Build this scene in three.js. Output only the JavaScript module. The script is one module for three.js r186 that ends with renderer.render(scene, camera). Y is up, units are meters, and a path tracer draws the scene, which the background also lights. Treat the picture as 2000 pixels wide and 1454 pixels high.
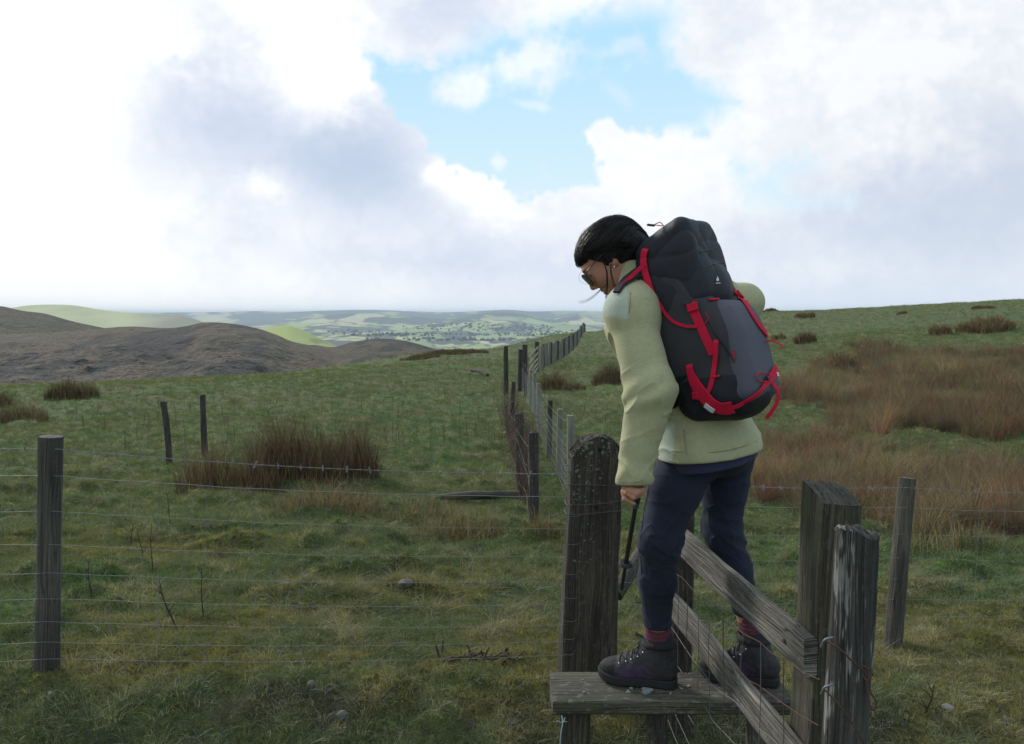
import * as THREE from 'three';
import { mergeGeometries, mergeVertices } from 'three/addons/utils/BufferGeometryUtils.js';
import { RoundedBoxGeometry } from 'three/addons/geometries/RoundedBoxGeometry.js';

// ------------------------------------------------------------------ camera
const scene = new THREE.Scene();
const EYE = 1.7, FOCAL = 1550, HORIZON = 612;            // focal length in pixels of the 2000 x 1454 photograph
const PITCH = Math.atan((727 - HORIZON) / FOCAL);
const camera = new THREE.PerspectiveCamera(2 * Math.atan(727 / FOCAL) * 180 / Math.PI, 2000 / 1454, 0.1, 60000);
camera.position.set(0, EYE, 0);
camera.rotation.x = -PITCH;

// ------------------------------------------------------------------ renderer and exposure
const renderer = new THREE.WebGLRenderer({ antialias: true });
renderer.toneMapping = THREE.LinearToneMapping;
renderer.toneMappingExposure = 1.0;
renderer.shadowMap.enabled = true;

// ------------------------------------------------------------------ noise and small helpers
// gradient noise on a hashed lattice, about -1..1
const PERM = new Uint8Array(512); { let s = 12345; const p = Array.from({ length: 256 }, (_, i) => i); for (let i = 255; i > 0; i--) { s = (Math.imul(s, 1103515245) + 12345) >>> 0; const j = (s >>> 8) % (i + 1); [p[i], p[j]] = [p[j], p[i]]; } for (let i = 0; i < 512; i++) PERM[i] = p[i & 255]; }
function gr(h, x, y, z) { h &= 15; const u = h < 8 ? x : y, v = h < 4 ? y : h === 12 || h === 14 ? x : z; return ((h & 1) ? -u : u) + ((h & 2) ? -v : v); }
function N3(x, y, z) {
  x += 331.7; y += 317.3; z += 353.1;
  const fx = Math.floor(x), fy = Math.floor(y), fz = Math.floor(z), X = fx & 255, Y = fy & 255, Z = fz & 255; x -= fx; y -= fy; z -= fz;
  const u = x * x * x * (x * (x * 6 - 15) + 10), v = y * y * y * (y * (y * 6 - 15) + 10), w = z * z * z * (z * (z * 6 - 15) + 10);
  const A = PERM[X] + Y, AA = PERM[A] + Z, AB = PERM[A + 1] + Z, B = PERM[X + 1] + Y, BA = PERM[B] + Z, BB = PERM[B + 1] + Z, x1 = x - 1, y1 = y - 1, z1 = z - 1;
  const a0 = gr(PERM[AA], x, y, z), a1 = gr(PERM[BA], x1, y, z), b0 = gr(PERM[AB], x, y1, z), b1 = gr(PERM[BB], x1, y1, z);
  const c0 = gr(PERM[AA + 1], x, y, z1), c1 = gr(PERM[BA + 1], x1, y, z1), d0 = gr(PERM[AB + 1], x, y1, z1), d1 = gr(PERM[BB + 1], x1, y1, z1);
  const p = a0 + u * (a1 - a0), q = b0 + u * (b1 - b0), r = c0 + u * (c1 - c0), s = d0 + u * (d1 - d0), e = p + v * (q - p), f = r + v * (s - r);
  return e + w * (f - e);
}
function fbm(x, y, z, oct = 4, gain = 0.5) {
  let s = 0, a = 1, t = 0;
  for (let i = 0; i < oct; i++) { s += a * N3(x, y, z + i * 7.7); t += a; a *= gain; x *= 2.03; y *= 2.03; z *= 2.03; }
  return s / t;
}
function seeded(seed) { let s = seed >>> 0; return () => { s = (s + 0x6D2B79F5) | 0; let t = Math.imul(s ^ (s >>> 15), 1 | s); t = (t + Math.imul(t ^ (t >>> 7), 61 | t)) ^ t; return ((t ^ (t >>> 14)) >>> 0) / 4294967296; }; }
const clamp = (x, a = 0, b = 1) => Math.min(b, Math.max(a, x));
const lerp = (a, b, t) => a + (b - a) * t;
const sstep = (a, b, x) => { const t = clamp((x - a) / (b - a)); return t * t * (3 - 2 * t); };
const V = (x, y, z) => new THREE.Vector3(x, y, z);
const lin = (c) => c <= 0.04045 ? c / 12.92 : Math.pow((c + 0.055) / 1.055, 2.4);
const srgb = (r, g, b) => [lin(r / 255), lin(g / 255), lin(b / 255)];
const mix3 = (a, b, t) => [lerp(a[0], b[0], t), lerp(a[1], b[1], t), lerp(a[2], b[2], t)];
// where a thing seen in the photograph at (u, v), d metres in front of the lens, stands
function at(u, v, d) {
  const yc = (727 - v) / FOCAL * d;
  return V((u - 1000) / FOCAL * d, EYE - d * Math.sin(PITCH) + yc * Math.cos(PITCH), -d * Math.cos(PITCH) - yc * Math.sin(PITCH));
}
// piecewise linear / cubic curve through points [[x, y], ...]
function curve1(pts) {
  return (x) => {
    if (x <= pts[0][0]) return pts[0][1];
    const n = pts.length;
    if (x >= pts[n - 1][0]) return pts[n - 1][1];
    let i = 0; while (x > pts[i + 1][0]) i++;
    const [x0, y0] = pts[i], [x1, y1] = pts[i + 1], h = x1 - x0, t = (x - x0) / h;
    const m0 = i > 0 ? (y1 - pts[i - 1][1]) / (x1 - pts[i - 1][0]) : (y1 - y0) / h;
    const m1 = i < n - 2 ? (pts[i + 2][1] - y0) / (pts[i + 2][0] - x0) : (y1 - y0) / h;
    const t2 = t * t, t3 = t2 * t;
    return (2 * t3 - 3 * t2 + 1) * y0 + (t3 - 2 * t2 + t) * h * m0 + (-2 * t3 + 3 * t2) * y1 + (t3 - t2) * h * m1;
  };
}

// ------------------------------------------------------------------ sky: air and broken cumulus, computed by direction
function makeSky() {
  const W = 3072, H = 1536, data = new Float32Array(W * H * 4);
  const sp = Math.sin(PITCH), cp = Math.cos(PITCH);
  // the hole of blue between the clouds (in the angular frame of the lens)
  const hole = [[715, 105], [745, 200], [775, 235], [815, 265], [850, 310], [905, 335], [960, 350], [1003, 398], [1060, 392], [1120, 378], [1172, 365], [1160, 320], [1150, 262], [1185, 245], [1235, 262], [1300, 262], [1345, 258], [1385, 262], [1395, 235], [1440, 200], [1405, 165], [1340, 130], [1318, 80], [1335, 30], [1310, 5], [1250, -10], [1150, 18], [1040, 40], [1000, 62], [960, 50], [930, 90], [860, 110], [800, 120], [755, 118]];
  const hole2 = [[1432, 300], [1480, 330], [1470, 345], [1530, 305], [1590, 300], [1600, 335], [1550, 360], [1620, 385], [1690, 385], [1670, 410], [1590, 425], [1520, 420], [1460, 390], [1440, 340]];
  const sdPoly = (px, py, P) => {
    let d = 1e9, inside = false;
    for (let i = 0, j = P.length - 1; i < P.length; j = i++) {
      const [x0, y0] = P[j], [x1, y1] = P[i], ex = x1 - x0, ey = y1 - y0, wx = px - x0, wy = py - y0;
      const t = clamp((wx * ex + wy * ey) / (ex * ex + ey * ey)), dx = wx - ex * t, dy = wy - ey * t;
      d = Math.min(d, dx * dx + dy * dy);
      if ((y0 > py) !== (y1 > py) && px < (x1 - x0) * (py - y0) / (y1 - y0) + x0) inside = !inside;
    }
    return (inside ? -1 : 1) * Math.sqrt(d);
  };
  const g = (u, v, cx, cy, rx, ry, tilt = 0) => { const c = Math.cos(tilt), s = Math.sin(tilt), x = u - cx, y = v - cy, X = (x * c + y * s) / rx, Y = (-x * s + y * c) / ry; return Math.exp(-(X * X + Y * Y)); };
  const white = [0.965, 0.985, 1.01], bright = [1.15, 1.15, 1.15], grey = srgb(180, 199, 228), dim = srgb(174, 188, 208);
  for (let row = 0; row < H; row++) {
    const up = ((row + 0.5) / H - 0.5) * Math.PI, y = Math.sin(up), cu = Math.cos(up);
    for (let col = 0; col < W; col++) {
      const k = (row * W + col) * 4, rd = ((col + 0.5) / W - 0.5) * 2 * Math.PI, x = Math.cos(rd) * cu, z = Math.sin(rd) * cu;
      let c;
      if (y < -0.08) c = [0.30, 0.33, 0.34];
      else {
        const fw = -y * sp - z * cp, upc = y * cp - z * sp;
        let u = 5000, v = 0, inView = 0;
        if (fw > 0.25) { u = 1000 + FOCAL * x / fw; v = 727 - FOCAL * upc / fw; inView = sstep(-420, -60, u) * sstep(2420, 2060, u) * sstep(-420, -60, v); }
        // clouds everywhere: cells on a flat layer
        const el = Math.max(y, 0), lay = 1 / (el + 0.22), lx = x * lay, lz = z * lay;
        const out = inView < 1 ? fbm(lx * 1.3, 4.2, lz * 1.3, 3) : 0;
        let cover = sstep(-0.16, 0.05, out + 0.04), shade = inView < 1 ? clamp(0.25 + 1.0 * fbm(lx * 1.1 + 9, 1.7, lz * 1.1, 2)) : 0;
        if (inView > 0) {
          const w1 = fbm(u / 130, v / 130, 3.3, 4, 0.55), w2 = fbm(u / 36, v / 36, 8.1, 3, 0.6), bill = Math.abs(w2), w0 = fbm(u / 300, v / 240, 5.6, 3, 0.5);
          const q = Math.min(sdPoly(u, v, hole), sdPoly(u, v, hole2) + 10);
          const soft = lerp(8, 48, clamp(1.1 * g(u, v, 900, 60, 260, 80) + g(u, v, 1200, 10, 220, 80) + 1.2 * g(u, v, 1560, 360, 180, 80) + 0.7 * g(u, v, 1420, 200, 120, 90) + 0.5 * g(u, v, 1330, 60, 80, 80)));
          let a = sstep(-soft, soft, q + w1 * 40 + w2 * 26 - bill * 26 + 8);
          a = Math.max(a, 0.75 * sstep(0.15, 0.95, g(u, v, 905, 182, 52, 36) + 0.8 * g(u, v, 1010, 120, 110, 50, -0.2) + w1 * 0.8 + w2 * 0.5),
            0.4 * sstep(0.3, 1.1, g(u, v, 1215, 92, 55, 18, -0.4) + w1 * 0.8 + w2 * 0.7), 0.5 * sstep(0.3, 1.0, g(u, v, 975, 318, 20, 18) + w2 * 0.7),
            0.4 * sstep(0.3, 1.1, g(u, v, 1035, 205, 55, 14, 0.2) + w1 * 0.8 + w2 * 0.7), 0.25 * sstep(0.2, 1.1, g(u, v, 1210, 185, 45, 20, 0.7) + w1 * 0.9));
          const U = u + w1 * 44 + w2 * 30, T = v + w2 * 34 + w1 * 34, puff = Math.abs(fbm(u / 85, v / 70, 21.4, 4, 0.6)), ridge = 1 - clamp(puff * 5);
          let s = 0.58 * g(U, T, 430, 240, 230, 135, 0.2) + 0.52 * g(U, T, 620, 310, 260, 115, 0.4) + 0.44 * g(U, T, 750, 355, 150, 75, 0.3) + 0.40 * g(U, T, 715, 270, 80, 110, 0.5)
            + 0.50 * g(U, T, 890, 0, 150, 95, 0.3) + 0.28 * g(U, T, 780, 50, 180, 80) + 0.22 * g(U, T, 290, 310, 100, 60) + 0.32 * g(U, T, 930, 480, 130, 45) + 0.28 * g(U, T, 850, 520, 220, 30)
            + 0.50 * g(U, T, 1985, 350, 270, 110, -0.25) + 0.34 * g(U, T, 1780, 400, 240, 80) + 0.30 * g(U, T, 1900, 480, 380, 55) + 0.26 * g(U, T, 1960, 130, 170, 170)
            + 0.26 * g(U, T, 1750, 565, 520, 45) + 0.18 * g(U, T, 500, 480, 300, 55) + 0.20 * g(U, T, 1130, 560, 320, 60) + 0.16 * g(U, T, 1500, 470, 260, 60);
          s -= 0.55 * g(U, T, 625, 175, 95, 70) + 0.4 * g(U, T, 330, 90, 80, 50) + 0.45 * g(U, T, 520, 358, 55, 30) + 0.5 * g(U, T, 850, 345, 30, 26) + 0.45 * g(U, T, 920, 370, 60, 36);
          s += (0.40 * w0 + 0.26 * w1 + 0.07 * w2 + 0.10 * ridge - 0.03) * sstep(40, 460, u) + 0.05;
          s *= sstep(40, 460, u + T * 0.15) * (1 - 0.5 * g(u, v, 1330, 330, 260, 120));
          cover = lerp(cover, a, inView); shade = lerp(shade, s > 0 ? 1 - Math.exp(-1.35 * s) : 0, inView);
        }
        const blue = mix3(srgb(224, 246, 255), srgb(178, 227, 255), sstep(0.06, 0.40, y));
        const towardSun = sstep(0.35, 0.95, x * -0.62 + y * 0.35 + z * -0.62);
        let body = mix3(white, bright, clamp(towardSun * 1.2));
        body = mix3(body, mix3(grey, dim, sstep(0.2, 0.9, x)), shade * 1.0);
        c = mix3(blue, body, cover);
        // the air toward the horizon
        const air = mix3(srgb(222, 235, 250), srgb(250, 253, 255), sstep(0.25, -0.55, x));
        c = mix3(c, air, 0.85 * Math.exp(-Math.max(y, 0) / 0.05));
        if (y < 0) c = mix3(c, [0.30, 0.33, 0.34], sstep(-0.03, -0.08, y));
      }
      data[k] = c[0]; data[k + 1] = c[1]; data[k + 2] = c[2]; data[k + 3] = 1;
    }
  }
  const t = new THREE.DataTexture(data, W, H, THREE.RGBAFormat, THREE.FloatType);
  t.mapping = THREE.EquirectangularReflectionMapping; t.magFilter = t.minFilter = THREE.LinearFilter; t.needsUpdate = true;
  return t;
}
scene.background = makeSky();
scene.environment = scene.background;

// ------------------------------------------------------------------ sun, veiled by the bright cloud up on the left
const sun = new THREE.DirectionalLight(new THREE.Color(1.0, 0.95, 0.87), 3.3);
sun.position.set(-62, 50, -74);
sun.target.position.set(0, 0, -8);
sun.castShadow = true; sun.shadow.radius = 20; sun.shadow.mapSize.set(2048, 2048);
Object.assign(sun.shadow.camera, { left: -40, right: 40, top: 40, bottom: -40, near: 1, far: 260 });
scene.add(sun, sun.target);
scene.fog = new THREE.FogExp2(new THREE.Color(0.72, 0.86, 1.0), 0.00007);
console.log('sky', Math.round(performance.now()));

// ------------------------------------------------------------------ object helpers
const taken = {};
function numbered(name) { const n = taken[name] = (taken[name] ?? -1) + 1; return n ? `${name}_${String(n).padStart(3, '0')}` : name; }
function shade(o) { o.castShadow = o.receiveShadow = true; return o; }
function mesh(name, geo, mat, parent) { const m = shade(new THREE.Mesh(geo, mat)); m.name = parent ? name : numbered(name); (parent ?? scene).add(m); return m; }
function tag(o, label, category, group, kind) { o.userData.label = label; if (category) o.userData.category = category; if (group) o.userData.group = group; if (kind) o.userData.kind = kind; return o; }
function thing(name, label, category, pos, group) { const g = new THREE.Group(); g.name = numbered(name); if (pos) g.position.copy(pos); scene.add(g); return tag(g, label, category, group); }
// a part given in world coordinates, put under a thing that stands at its own base
function part(name, geo, mat, parent) {
  const o = V(0, 0, 0); for (let p = parent; p && p !== scene; p = p.parent) o.add(p.position);
  geo.translate(-o.x, -o.y, -o.z);
  return mesh(name, geo, mat, parent);
}
function noUv(geo) { for (const k of Object.keys(geo.attributes)) if (!['position', 'normal'].includes(k)) geo.deleteAttribute(k); return geo; }
function merged(list) { const idx = list.every((g) => g.index); return mergeGeometries(idx ? list : list.map((g) => g.index ? g.toNonIndexed() : g)); }
function tube(pts, r, seg = 0, sides = 5, tension = 0.5) { const c = pts.length === 2 ? new THREE.LineCurve3(pts[0], pts[1]) : new THREE.CatmullRomCurve3(pts, false, 'catmullrom', tension); return new THREE.TubeGeometry(c, seg || Math.max(1, (pts.length - 1) * 4), r, sides, false); }
function tapered(pts, r0, r1, seg = 8, sides = 4) {
  const c = new THREE.CatmullRomCurve3(pts), g = new THREE.TubeGeometry(c, seg, 1, sides, false), p = g.attributes.position, ring = sides + 1;
  for (let i = 0; i <= seg; i++) { const o = c.getPointAt(i / seg), r = lerp(r0, r1, i / seg); for (let j = 0; j < ring; j++) { const k = i * ring + j; p.setXYZ(k, o.x + (p.getX(k) - o.x) * r, o.y + (p.getY(k) - o.y) * r, o.z + (p.getZ(k) - o.z) * r); } }
  return g;
}
function std(rgb, roughness = 0.9, extra = {}) { const m = new THREE.MeshStandardMaterial({ roughness, metalness: 0, ...extra }); m.color.setRGB(...rgb); return m; }
function tex(w, h, f, { color = true, repeat } = {}) {
  const d = new Uint8Array(w * h * 4);
  for (let j = 0; j < h; j++) for (let i = 0; i < w; i++) { const c = f(i / w, j / h), k = (j * w + i) * 4; const a = typeof c === 'number' ? [c, c, c] : c; for (let n = 0; n < 3; n++) d[k + n] = clamp(a[n]) * 255; d[k + 3] = a.length > 3 ? clamp(a[3]) * 255 : 255; }
  const t = new THREE.DataTexture(d, w, h); t.wrapS = t.wrapT = THREE.RepeatWrapping; t.magFilter = THREE.LinearFilter; t.minFilter = THREE.LinearMipmapLinearFilter; t.generateMipmaps = true;
  if (color) t.colorSpace = THREE.SRGBColorSpace; if (repeat) t.repeat.set(...repeat); t.needsUpdate = true; return t;
}
// noise that repeats over the unit square
function loopNoise(s, t, fx, fy, seed, oct = 4, gain = 0.5) {
  const f = (a, b) => fbm(a * fx, b * fy, seed, oct, gain);
  const ws = sstep(0.85, 1, s), wt = sstep(0.85, 1, t);
  if (!ws && !wt) return f(s, t);
  if (!ws) return lerp(f(s, t), f(s, t - 1), wt);
  if (!wt) return lerp(f(s, t), f(s - 1, t), ws);
  return lerp(lerp(f(s, t), f(s - 1, t), ws), lerp(f(s, t - 1), f(s - 1, t - 1), ws), wt);
}

// ------------------------------------------------------------------ the near ground: a field that dips from the fence and rises to a ridge
const COLS = [-600, 0, 500, 850, 1100, 1300, 1500, 2000, 2600], ROWS = [0, 3.12, 3.58, 5, 7.5, 13, 21, 35, 60, 95, 130, 220];
const FALL = [
  [-1.85, -1.85, -1.70, -1.85, -2.15, -2.80, -3.30, -4.20, -8.0, -17, -28, -55],
  [-1.85, -1.83, -1.67, -1.78, -2.10, -2.60, -2.95, -3.30, -6.5, -15, -27, -50],
  [-1.85, -1.84, -1.68, -1.80, -2.10, -2.60, -2.78, -2.98, -5.2, -13, -25, -48],
  [-1.85, -1.84, -1.69, -1.85, -2.12, -2.63, -2.77, -2.88, -3.0, -7.5, -17, -42],
  [-1.85, -1.84, -1.70, -1.88, -2.14, -2.70, -2.79, -2.75, -2.5, -2.65, -7, -28],
  [-1.85, -1.85, -1.74, -1.92, -2.20, -2.70, -2.70, -2.50, -1.95, -1.60, -3.5, -18],
  [-1.85, -1.85, -1.78, -2.00, -2.28, -2.55, -2.30, -1.75, -0.9, 0.0, -0.4, -10],
  [-1.85, -1.86, -1.82, -2.06, -2.25, -2.30, -1.85, -1.10, 0.3, 1.45, 1.1, -6],
  [-1.85, -1.86, -1.82, -2.06, -2.25, -2.30, -1.80, -0.90, 0.6, 1.90, 1.6, -5]];
const profiles = FALL.map((r) => curve1(r.map((h, i) => [ROWS[i], h])));
function smoothGround(x, z) {
  const D = clamp(-z, 0.01, 219), u = clamp(1000 + FOCAL * x / D, COLS[0], COLS[COLS.length - 1]);
  let i = 0; while (i < COLS.length - 2 && u > COLS[i + 1]) i++;
  const t = sstep(0, 1, (u - COLS[i]) / (COLS[i + 1] - COLS[i])) * 0.5 + 0.5 * (u - COLS[i]) / (COLS[i + 1] - COLS[i]);
  return EYE + lerp(profiles[i](D), profiles[i + 1](D), t);
}
function ground(x, z) {
  const D = Math.hypot(x, z), far = sstep(4, 14, D), bank = Math.exp(-Math.pow((-z - 3.38) / 0.28, 2));
  let h = smoothGround(x, z);
  h += 0.035 * fbm(x * 1.7, 0.3, z * 1.7, 3) + (0.028 + 0.06 * bank) * fbm(x * 5.5, 2.3, z * 5.5, 3);
  h += far * 0.11 * fbm(x * 0.9, 5.1, z * 1.5, 3) + sstep(8, 30, D) * 0.16 * Math.abs(fbm(x * 0.42, 9.4, z * 0.8, 3)) + sstep(25, 80, D) * 0.35 * fbm(x * 0.16, 3.8, z * 0.16, 3);
  const tus = Math.max(0, fbm(x * 1.25, 7.2, z * 2.3, 3) + 0.02); h += sstep(3.9, 5.5, D) * (0.30 * tus * sstep(60, 12, D) + 0.10 * Math.max(0, N3(x * 3.6, 4.4, z * 5.4)) * sstep(24, 8, D));
  h += 0.014 * N3(x * 19, 1, z * 19) * sstep(9, 4, D);
  h -= 0.16 * Math.exp(-((x + 0.17) * (x + 0.17) / 0.03 + (z + 2.95) * (z + 2.95) / 0.02));
  return h;
}
// what grows where (0..1): moss, straw, lush
function turf(x, z) {
  const D = Math.hypot(x, z);
  const a = fbm(x * 0.55, 1.1, z * 0.75, 4), b = fbm(x * 2.3 + 7, 6.6, z * 2.6, 3), c = fbm(x * 0.23 + 3, 2.2, z * 0.3, 3);
  const bank = Math.exp(-Math.pow((-z - 3.36) / 0.22, 2));
  return { moss: clamp(sstep(0.0, 0.33, a + 0.55 * b) * (0.35 + 0.9 * sstep(9, 4, D))), straw: clamp(sstep(0.05, 0.4, b + 0.4 * c) * 0.8 + bank * 0.35), lush: clamp(sstep(-0.02, 0.3, -a + 0.6 * c + 0.04)), bare: sstep(0.24, 0.42, fbm(x * 3.1, 8.8, z * 3.4, 3) + 0.2 * bank) };
}
const GREEN = [0.086, 0.112, 0.025], LUSH = [0.060, 0.122, 0.018], MOSS = [0.142, 0.130, 0.024], STRAW = [0.190, 0.170, 0.080], SOIL = [0.045, 0.037, 0.024];
function turfColour(x, z) {
  const t = turf(x, z); let c = mix3(GREEN, LUSH, t.lush * 0.8);
  c = mix3(c, MOSS, t.moss * 0.5); c = mix3(c, STRAW, t.straw * 0.38); c = mix3(c, SOIL, t.bare * 0.55);
  return c;
}
{
  const az = [], rad = [];
  const D2R = Math.PI / 180;
  for (let a = -180; a < -46; a += 4) az.push(a * D2R);
  for (let a = -46; a < 46; a += 0.24) az.push(a * D2R);
  for (let a = 46; a <= 180.001; a += 4) az.push(a * D2R);
  for (let r = 0.4; r < 225; r *= r < 2.6 ? 1.12 : r < 16 ? 1.0105 : 1.017) rad.push(r);
  const pos = [], col = [], uv = [], idx = [], n = az.length;
  pos.push(0, ground(0, -0.01), 0); col.push(...GREEN); uv.push(0, 0);
  for (const r of rad) for (const a of az) {
    const x = Math.sin(a) * r, z = -Math.cos(a) * r;
    pos.push(x, ground(x, z), z); uv.push(x / 1.6, z / 1.6);
    col.push(...turfColour(x, z));
  }
  for (let j = 0; j < n - 1; j++) idx.push(0, 1 + j + 1, 1 + j);
  for (let i = 0; i < rad.length - 1; i++) for (let j = 0; j < n - 1; j++) { const a = 1 + i * n + j, b = a + 1, c = a + n, d = c + 1; idx.push(a, b, c, b, d, c); }
  const g = new THREE.BufferGeometry();
  g.setAttribute('position', new THREE.Float32BufferAttribute(pos, 3)); g.setAttribute('color', new THREE.Float32BufferAttribute(col, 3)); g.setAttribute('uv', new THREE.Float32BufferAttribute(uv, 2)); g.setIndex(idx); g.computeVertexNormals();
  const grain = tex(768, 768, (s, t) => {
    const a = loopNoise(s, t, 9, 9, 1.5, 4, 0.6), b = loopNoise(s, t, 60, 60, 4.5, 3, 0.7), c = loopNoise(s, t, 150, 90, 9.5, 2, 0.8);
    const v = 0.80 + 0.30 * a + 0.42 * b + 0.28 * c, w = loopNoise(s, t, 30, 30, 2.5, 3, 0.6);
    return [v * (1 + 0.25 * w), v, v * (1 - 0.25 * w)];
  });
  const relief = tex(768, 768, (s, t) => 0.5 + 0.4 * loopNoise(s, t, 22, 22, 6.5, 4, 0.6) + 0.3 * loopNoise(s, t, 110, 110, 3.5, 2, 0.6), { color: false });
  const m = mesh('ground', g, std([1, 1, 1], 1, { vertexColors: true, map: grain, bumpMap: relief, bumpScale: 0.035 }));
  tag(m, 'grazed green hill pasture dipping away from the fence', null, null, 'structure');
}
console.log('ground', Math.round(performance.now()));

// ------------------------------------------------------------------ the hills beyond
// rows run from the foot of a slope up to its skyline and over; sky / foot give the line of sight to them
function hill(name, label, u0, u1, nu, dNear, dPeak, foot, sky, nv, rough, colour, shape = 1) {
  const S = curve1(sky), Ft = curve1(foot), pos = [], col = [], uvs = [], idx = [], rows = nv + 6;
  for (let i = 0; i <= rows; i++) for (let j = 0; j <= nu; j++) {
    const u = lerp(u0, u1, j / nu), s = Math.min(1, i / nv), over = Math.max(0, i - nv) / 6;
    const D = lerp(dNear, dPeak, s) * (1 + over * 0.35);
    const v = lerp(Ft(u), S(u), Math.pow(s, shape));
    let y = EYE - (v - HORIZON) / FOCAL * D;
    const x = (u - 1000) / FOCAL * D;
    if (over) y = EYE - (S(u) - HORIZON) / FOCAL * dPeak - over * over * dPeak * 0.10;
    y += rough(x, D) * Math.sin(Math.PI * Math.min(1, s * 0.9 + 0.12)) * (over ? 0.5 : 1);
    pos.push(x, y, -D); uvs.push(x / 34, D / 34); col.push(...colour(x, D, u, v, s));
  }
  const w = nu + 1;
  for (let i = 0; i < rows; i++) for (let j = 0; j < nu; j++) { const a = i * w + j, b = a + 1, c = a + w, d = c + 1; idx.push(a, b, c, b, d, c); }
  const g = new THREE.BufferGeometry(); g.setAttribute('position', new THREE.Float32BufferAttribute(pos, 3)); g.setAttribute('color', new THREE.Float32BufferAttribute(col, 3)); g.setAttribute('uv', new THREE.Float32BufferAttribute(uvs, 2)); g.setIndex(idx); g.computeVertexNormals();
  const m = mesh(name, g, name === 'moorland_hill' ? SHRUB : MATTE); tag(m, label, null, null, 'structure');
  return (u, v) => { const j = Math.round(clamp((u - u0) / (u1 - u0)) * nu); for (let i = 1; i < nv; i++) { const k = (i * w + j) * 3; if (HORIZON + FOCAL * (EYE - pos[k + 1]) / -pos[k + 2] <= v) return V(pos[k] + (u - lerp(u0, u1, j / nu)) / FOCAL * -pos[k + 2], pos[k + 1], pos[k + 2]); } };
}
const MATTE = std([1, 1, 1], 1, { vertexColors: true });
const SHRUB = std([1, 1, 1], 1, { vertexColors: true, map: tex(512, 512, (s, t) => { const a = loopNoise(s, t, 14, 14, 3.4, 4, 0.6), b = loopNoise(s, t, 60, 60, 7.4, 3, 0.7), v = 0.82 + 0.8 * a + 0.8 * b; return [v * 1.02, v, v * 0.96]; }), bumpMap: tex(512, 512, (s, t) => 0.5 + 0.5 * loopNoise(s, t, 18, 18, 5.4, 4, 0.65), { color: false }), bumpScale: 2.6 });
// moorland: bracken brown, dark heather in banks, olive grass
const BRACKEN = srgb(86, 73, 59), HEATHER = srgb(40, 38, 34), OLIVE = srgb(70, 66, 42), OCHRE = srgb(88, 76, 52);
function moor(scale, bias) {
  return (x, D, u, v, s) => {
    const X = x / scale, Z = D / scale;
    const a = fbm(X * 1.1, 1.3, Z * 0.5, 4), b = fbm(X * 3.3, 4.3, Z * 1.3, 4), f = fbm(X * 14, 7.7, Z * 6, 3);
    let c = mix3(BRACKEN, OLIVE, sstep(-0.1, 0.3, b + bias(u, s)));
    c = mix3(c, HEATHER, sstep(0.0, 0.07, a * 0.8 + b * 0.7 + 0.03 - s * 0.05));
    c = mix3(c, OCHRE, 0.6 * sstep(0.12, 0.35, fbm(X * 2.1 + 4, 2.7, Z * 0.9, 3)));
    return c.map((q) => q * (1 + 0.55 * f));
  };
}
const lumps = (amp, scale) => (x, D) => amp * (fbm(x / scale, 3.1, D / scale, 4) + 0.35 * fbm(x / scale * 4, 5.5, D / scale * 4, 3));
hill('moorland_hill', 'olive brown moorland hill rising above the heather basin', -700, 440, 300, 330, 560, [[-700, 780], [440, 790]], [[-700, 592], [-300, 590], [0, 598], [45, 607], [90, 613], [140, 627], [180, 636], [250, 650], [340, 668], [440, 700]], 90, lumps(5, 42), moor(60, (u, s) => 0.35 * s), 0.8);
hill('moorland_hill', 'dark heather and bracken basin with a rounded knoll', -700, 700, 460, 170, 430, [[-700, 830], [0, 800], [700, 800]], [[-700, 650], [0, 652], [150, 646], [250, 638], [330, 641], [365, 637], [400, 630], [450, 632], [500, 641], [540, 654], [570, 667], [610, 676], [660, 692], [700, 704]], 190, lumps(5.5, 32), moor(48, (u, s) => 0.22 * sstep(330, 450, u) * s - 0.1), 0.75);
hill('moorland_hill', 'low dark moorland mound where the field falls away', 470, 1060, 140, 200, 470, [[470, 790], [1060, 760]], [[470, 700], [560, 680], [610, 674], [650, 678], [690, 668], [735, 662], [780, 664], [820, 673], [860, 686], [920, 706], [1060, 730]], 70, lumps(3.2, 36), moor(55, (u, s) => 0.1), 0.8);
// pastures far off
function fields(scale, woods) {
  const tones = [srgb(132, 146, 86), srgb(150, 156, 100), srgb(112, 130, 76), srgb(160, 158, 116), srgb(126, 134, 92)];
  return (x, D) => {
    const X = x / scale + 0.35 * fbm(x / scale * 1.3, 2, D / scale, 2), Z = D / scale / 2.2 + 0.3 * fbm(x / scale, 5, D / scale, 2);
    const ix = Math.floor(X), iz = Math.floor(Z); let best = 9, second = 9, id = 0;
    for (let a = -1; a <= 1; a++) for (let b = -1; b <= 1; b++) {
      const h1 = Math.abs(Math.sin((ix + a) * 127.1 + (iz + b) * 311.7) * 43758.5) % 1, h2 = Math.abs(Math.sin((ix + a) * 269.5 + (iz + b) * 183.3) * 24634.6) % 1;
      const d = Math.hypot(ix + a + h1 - X, iz + b + h2 - Z); if (d < best) { second = best; best = d; id = (h1 * 7 + h2 * 3) % 1; } else if (d < second) second = d;
    }
    let c = tones[Math.floor(id * 4.99)];
    if (second - best < 0.07) c = srgb(62, 72, 48);
    if (fbm(x / scale * 0.9 + 3, 8, D / scale * 0.6, 3) > woods) c = srgb(46, 56, 44);
    return c.map((q) => q * (1 + 0.25 * fbm(x / scale * 3, 1, D / scale * 3, 3)));
  };
}
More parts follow.
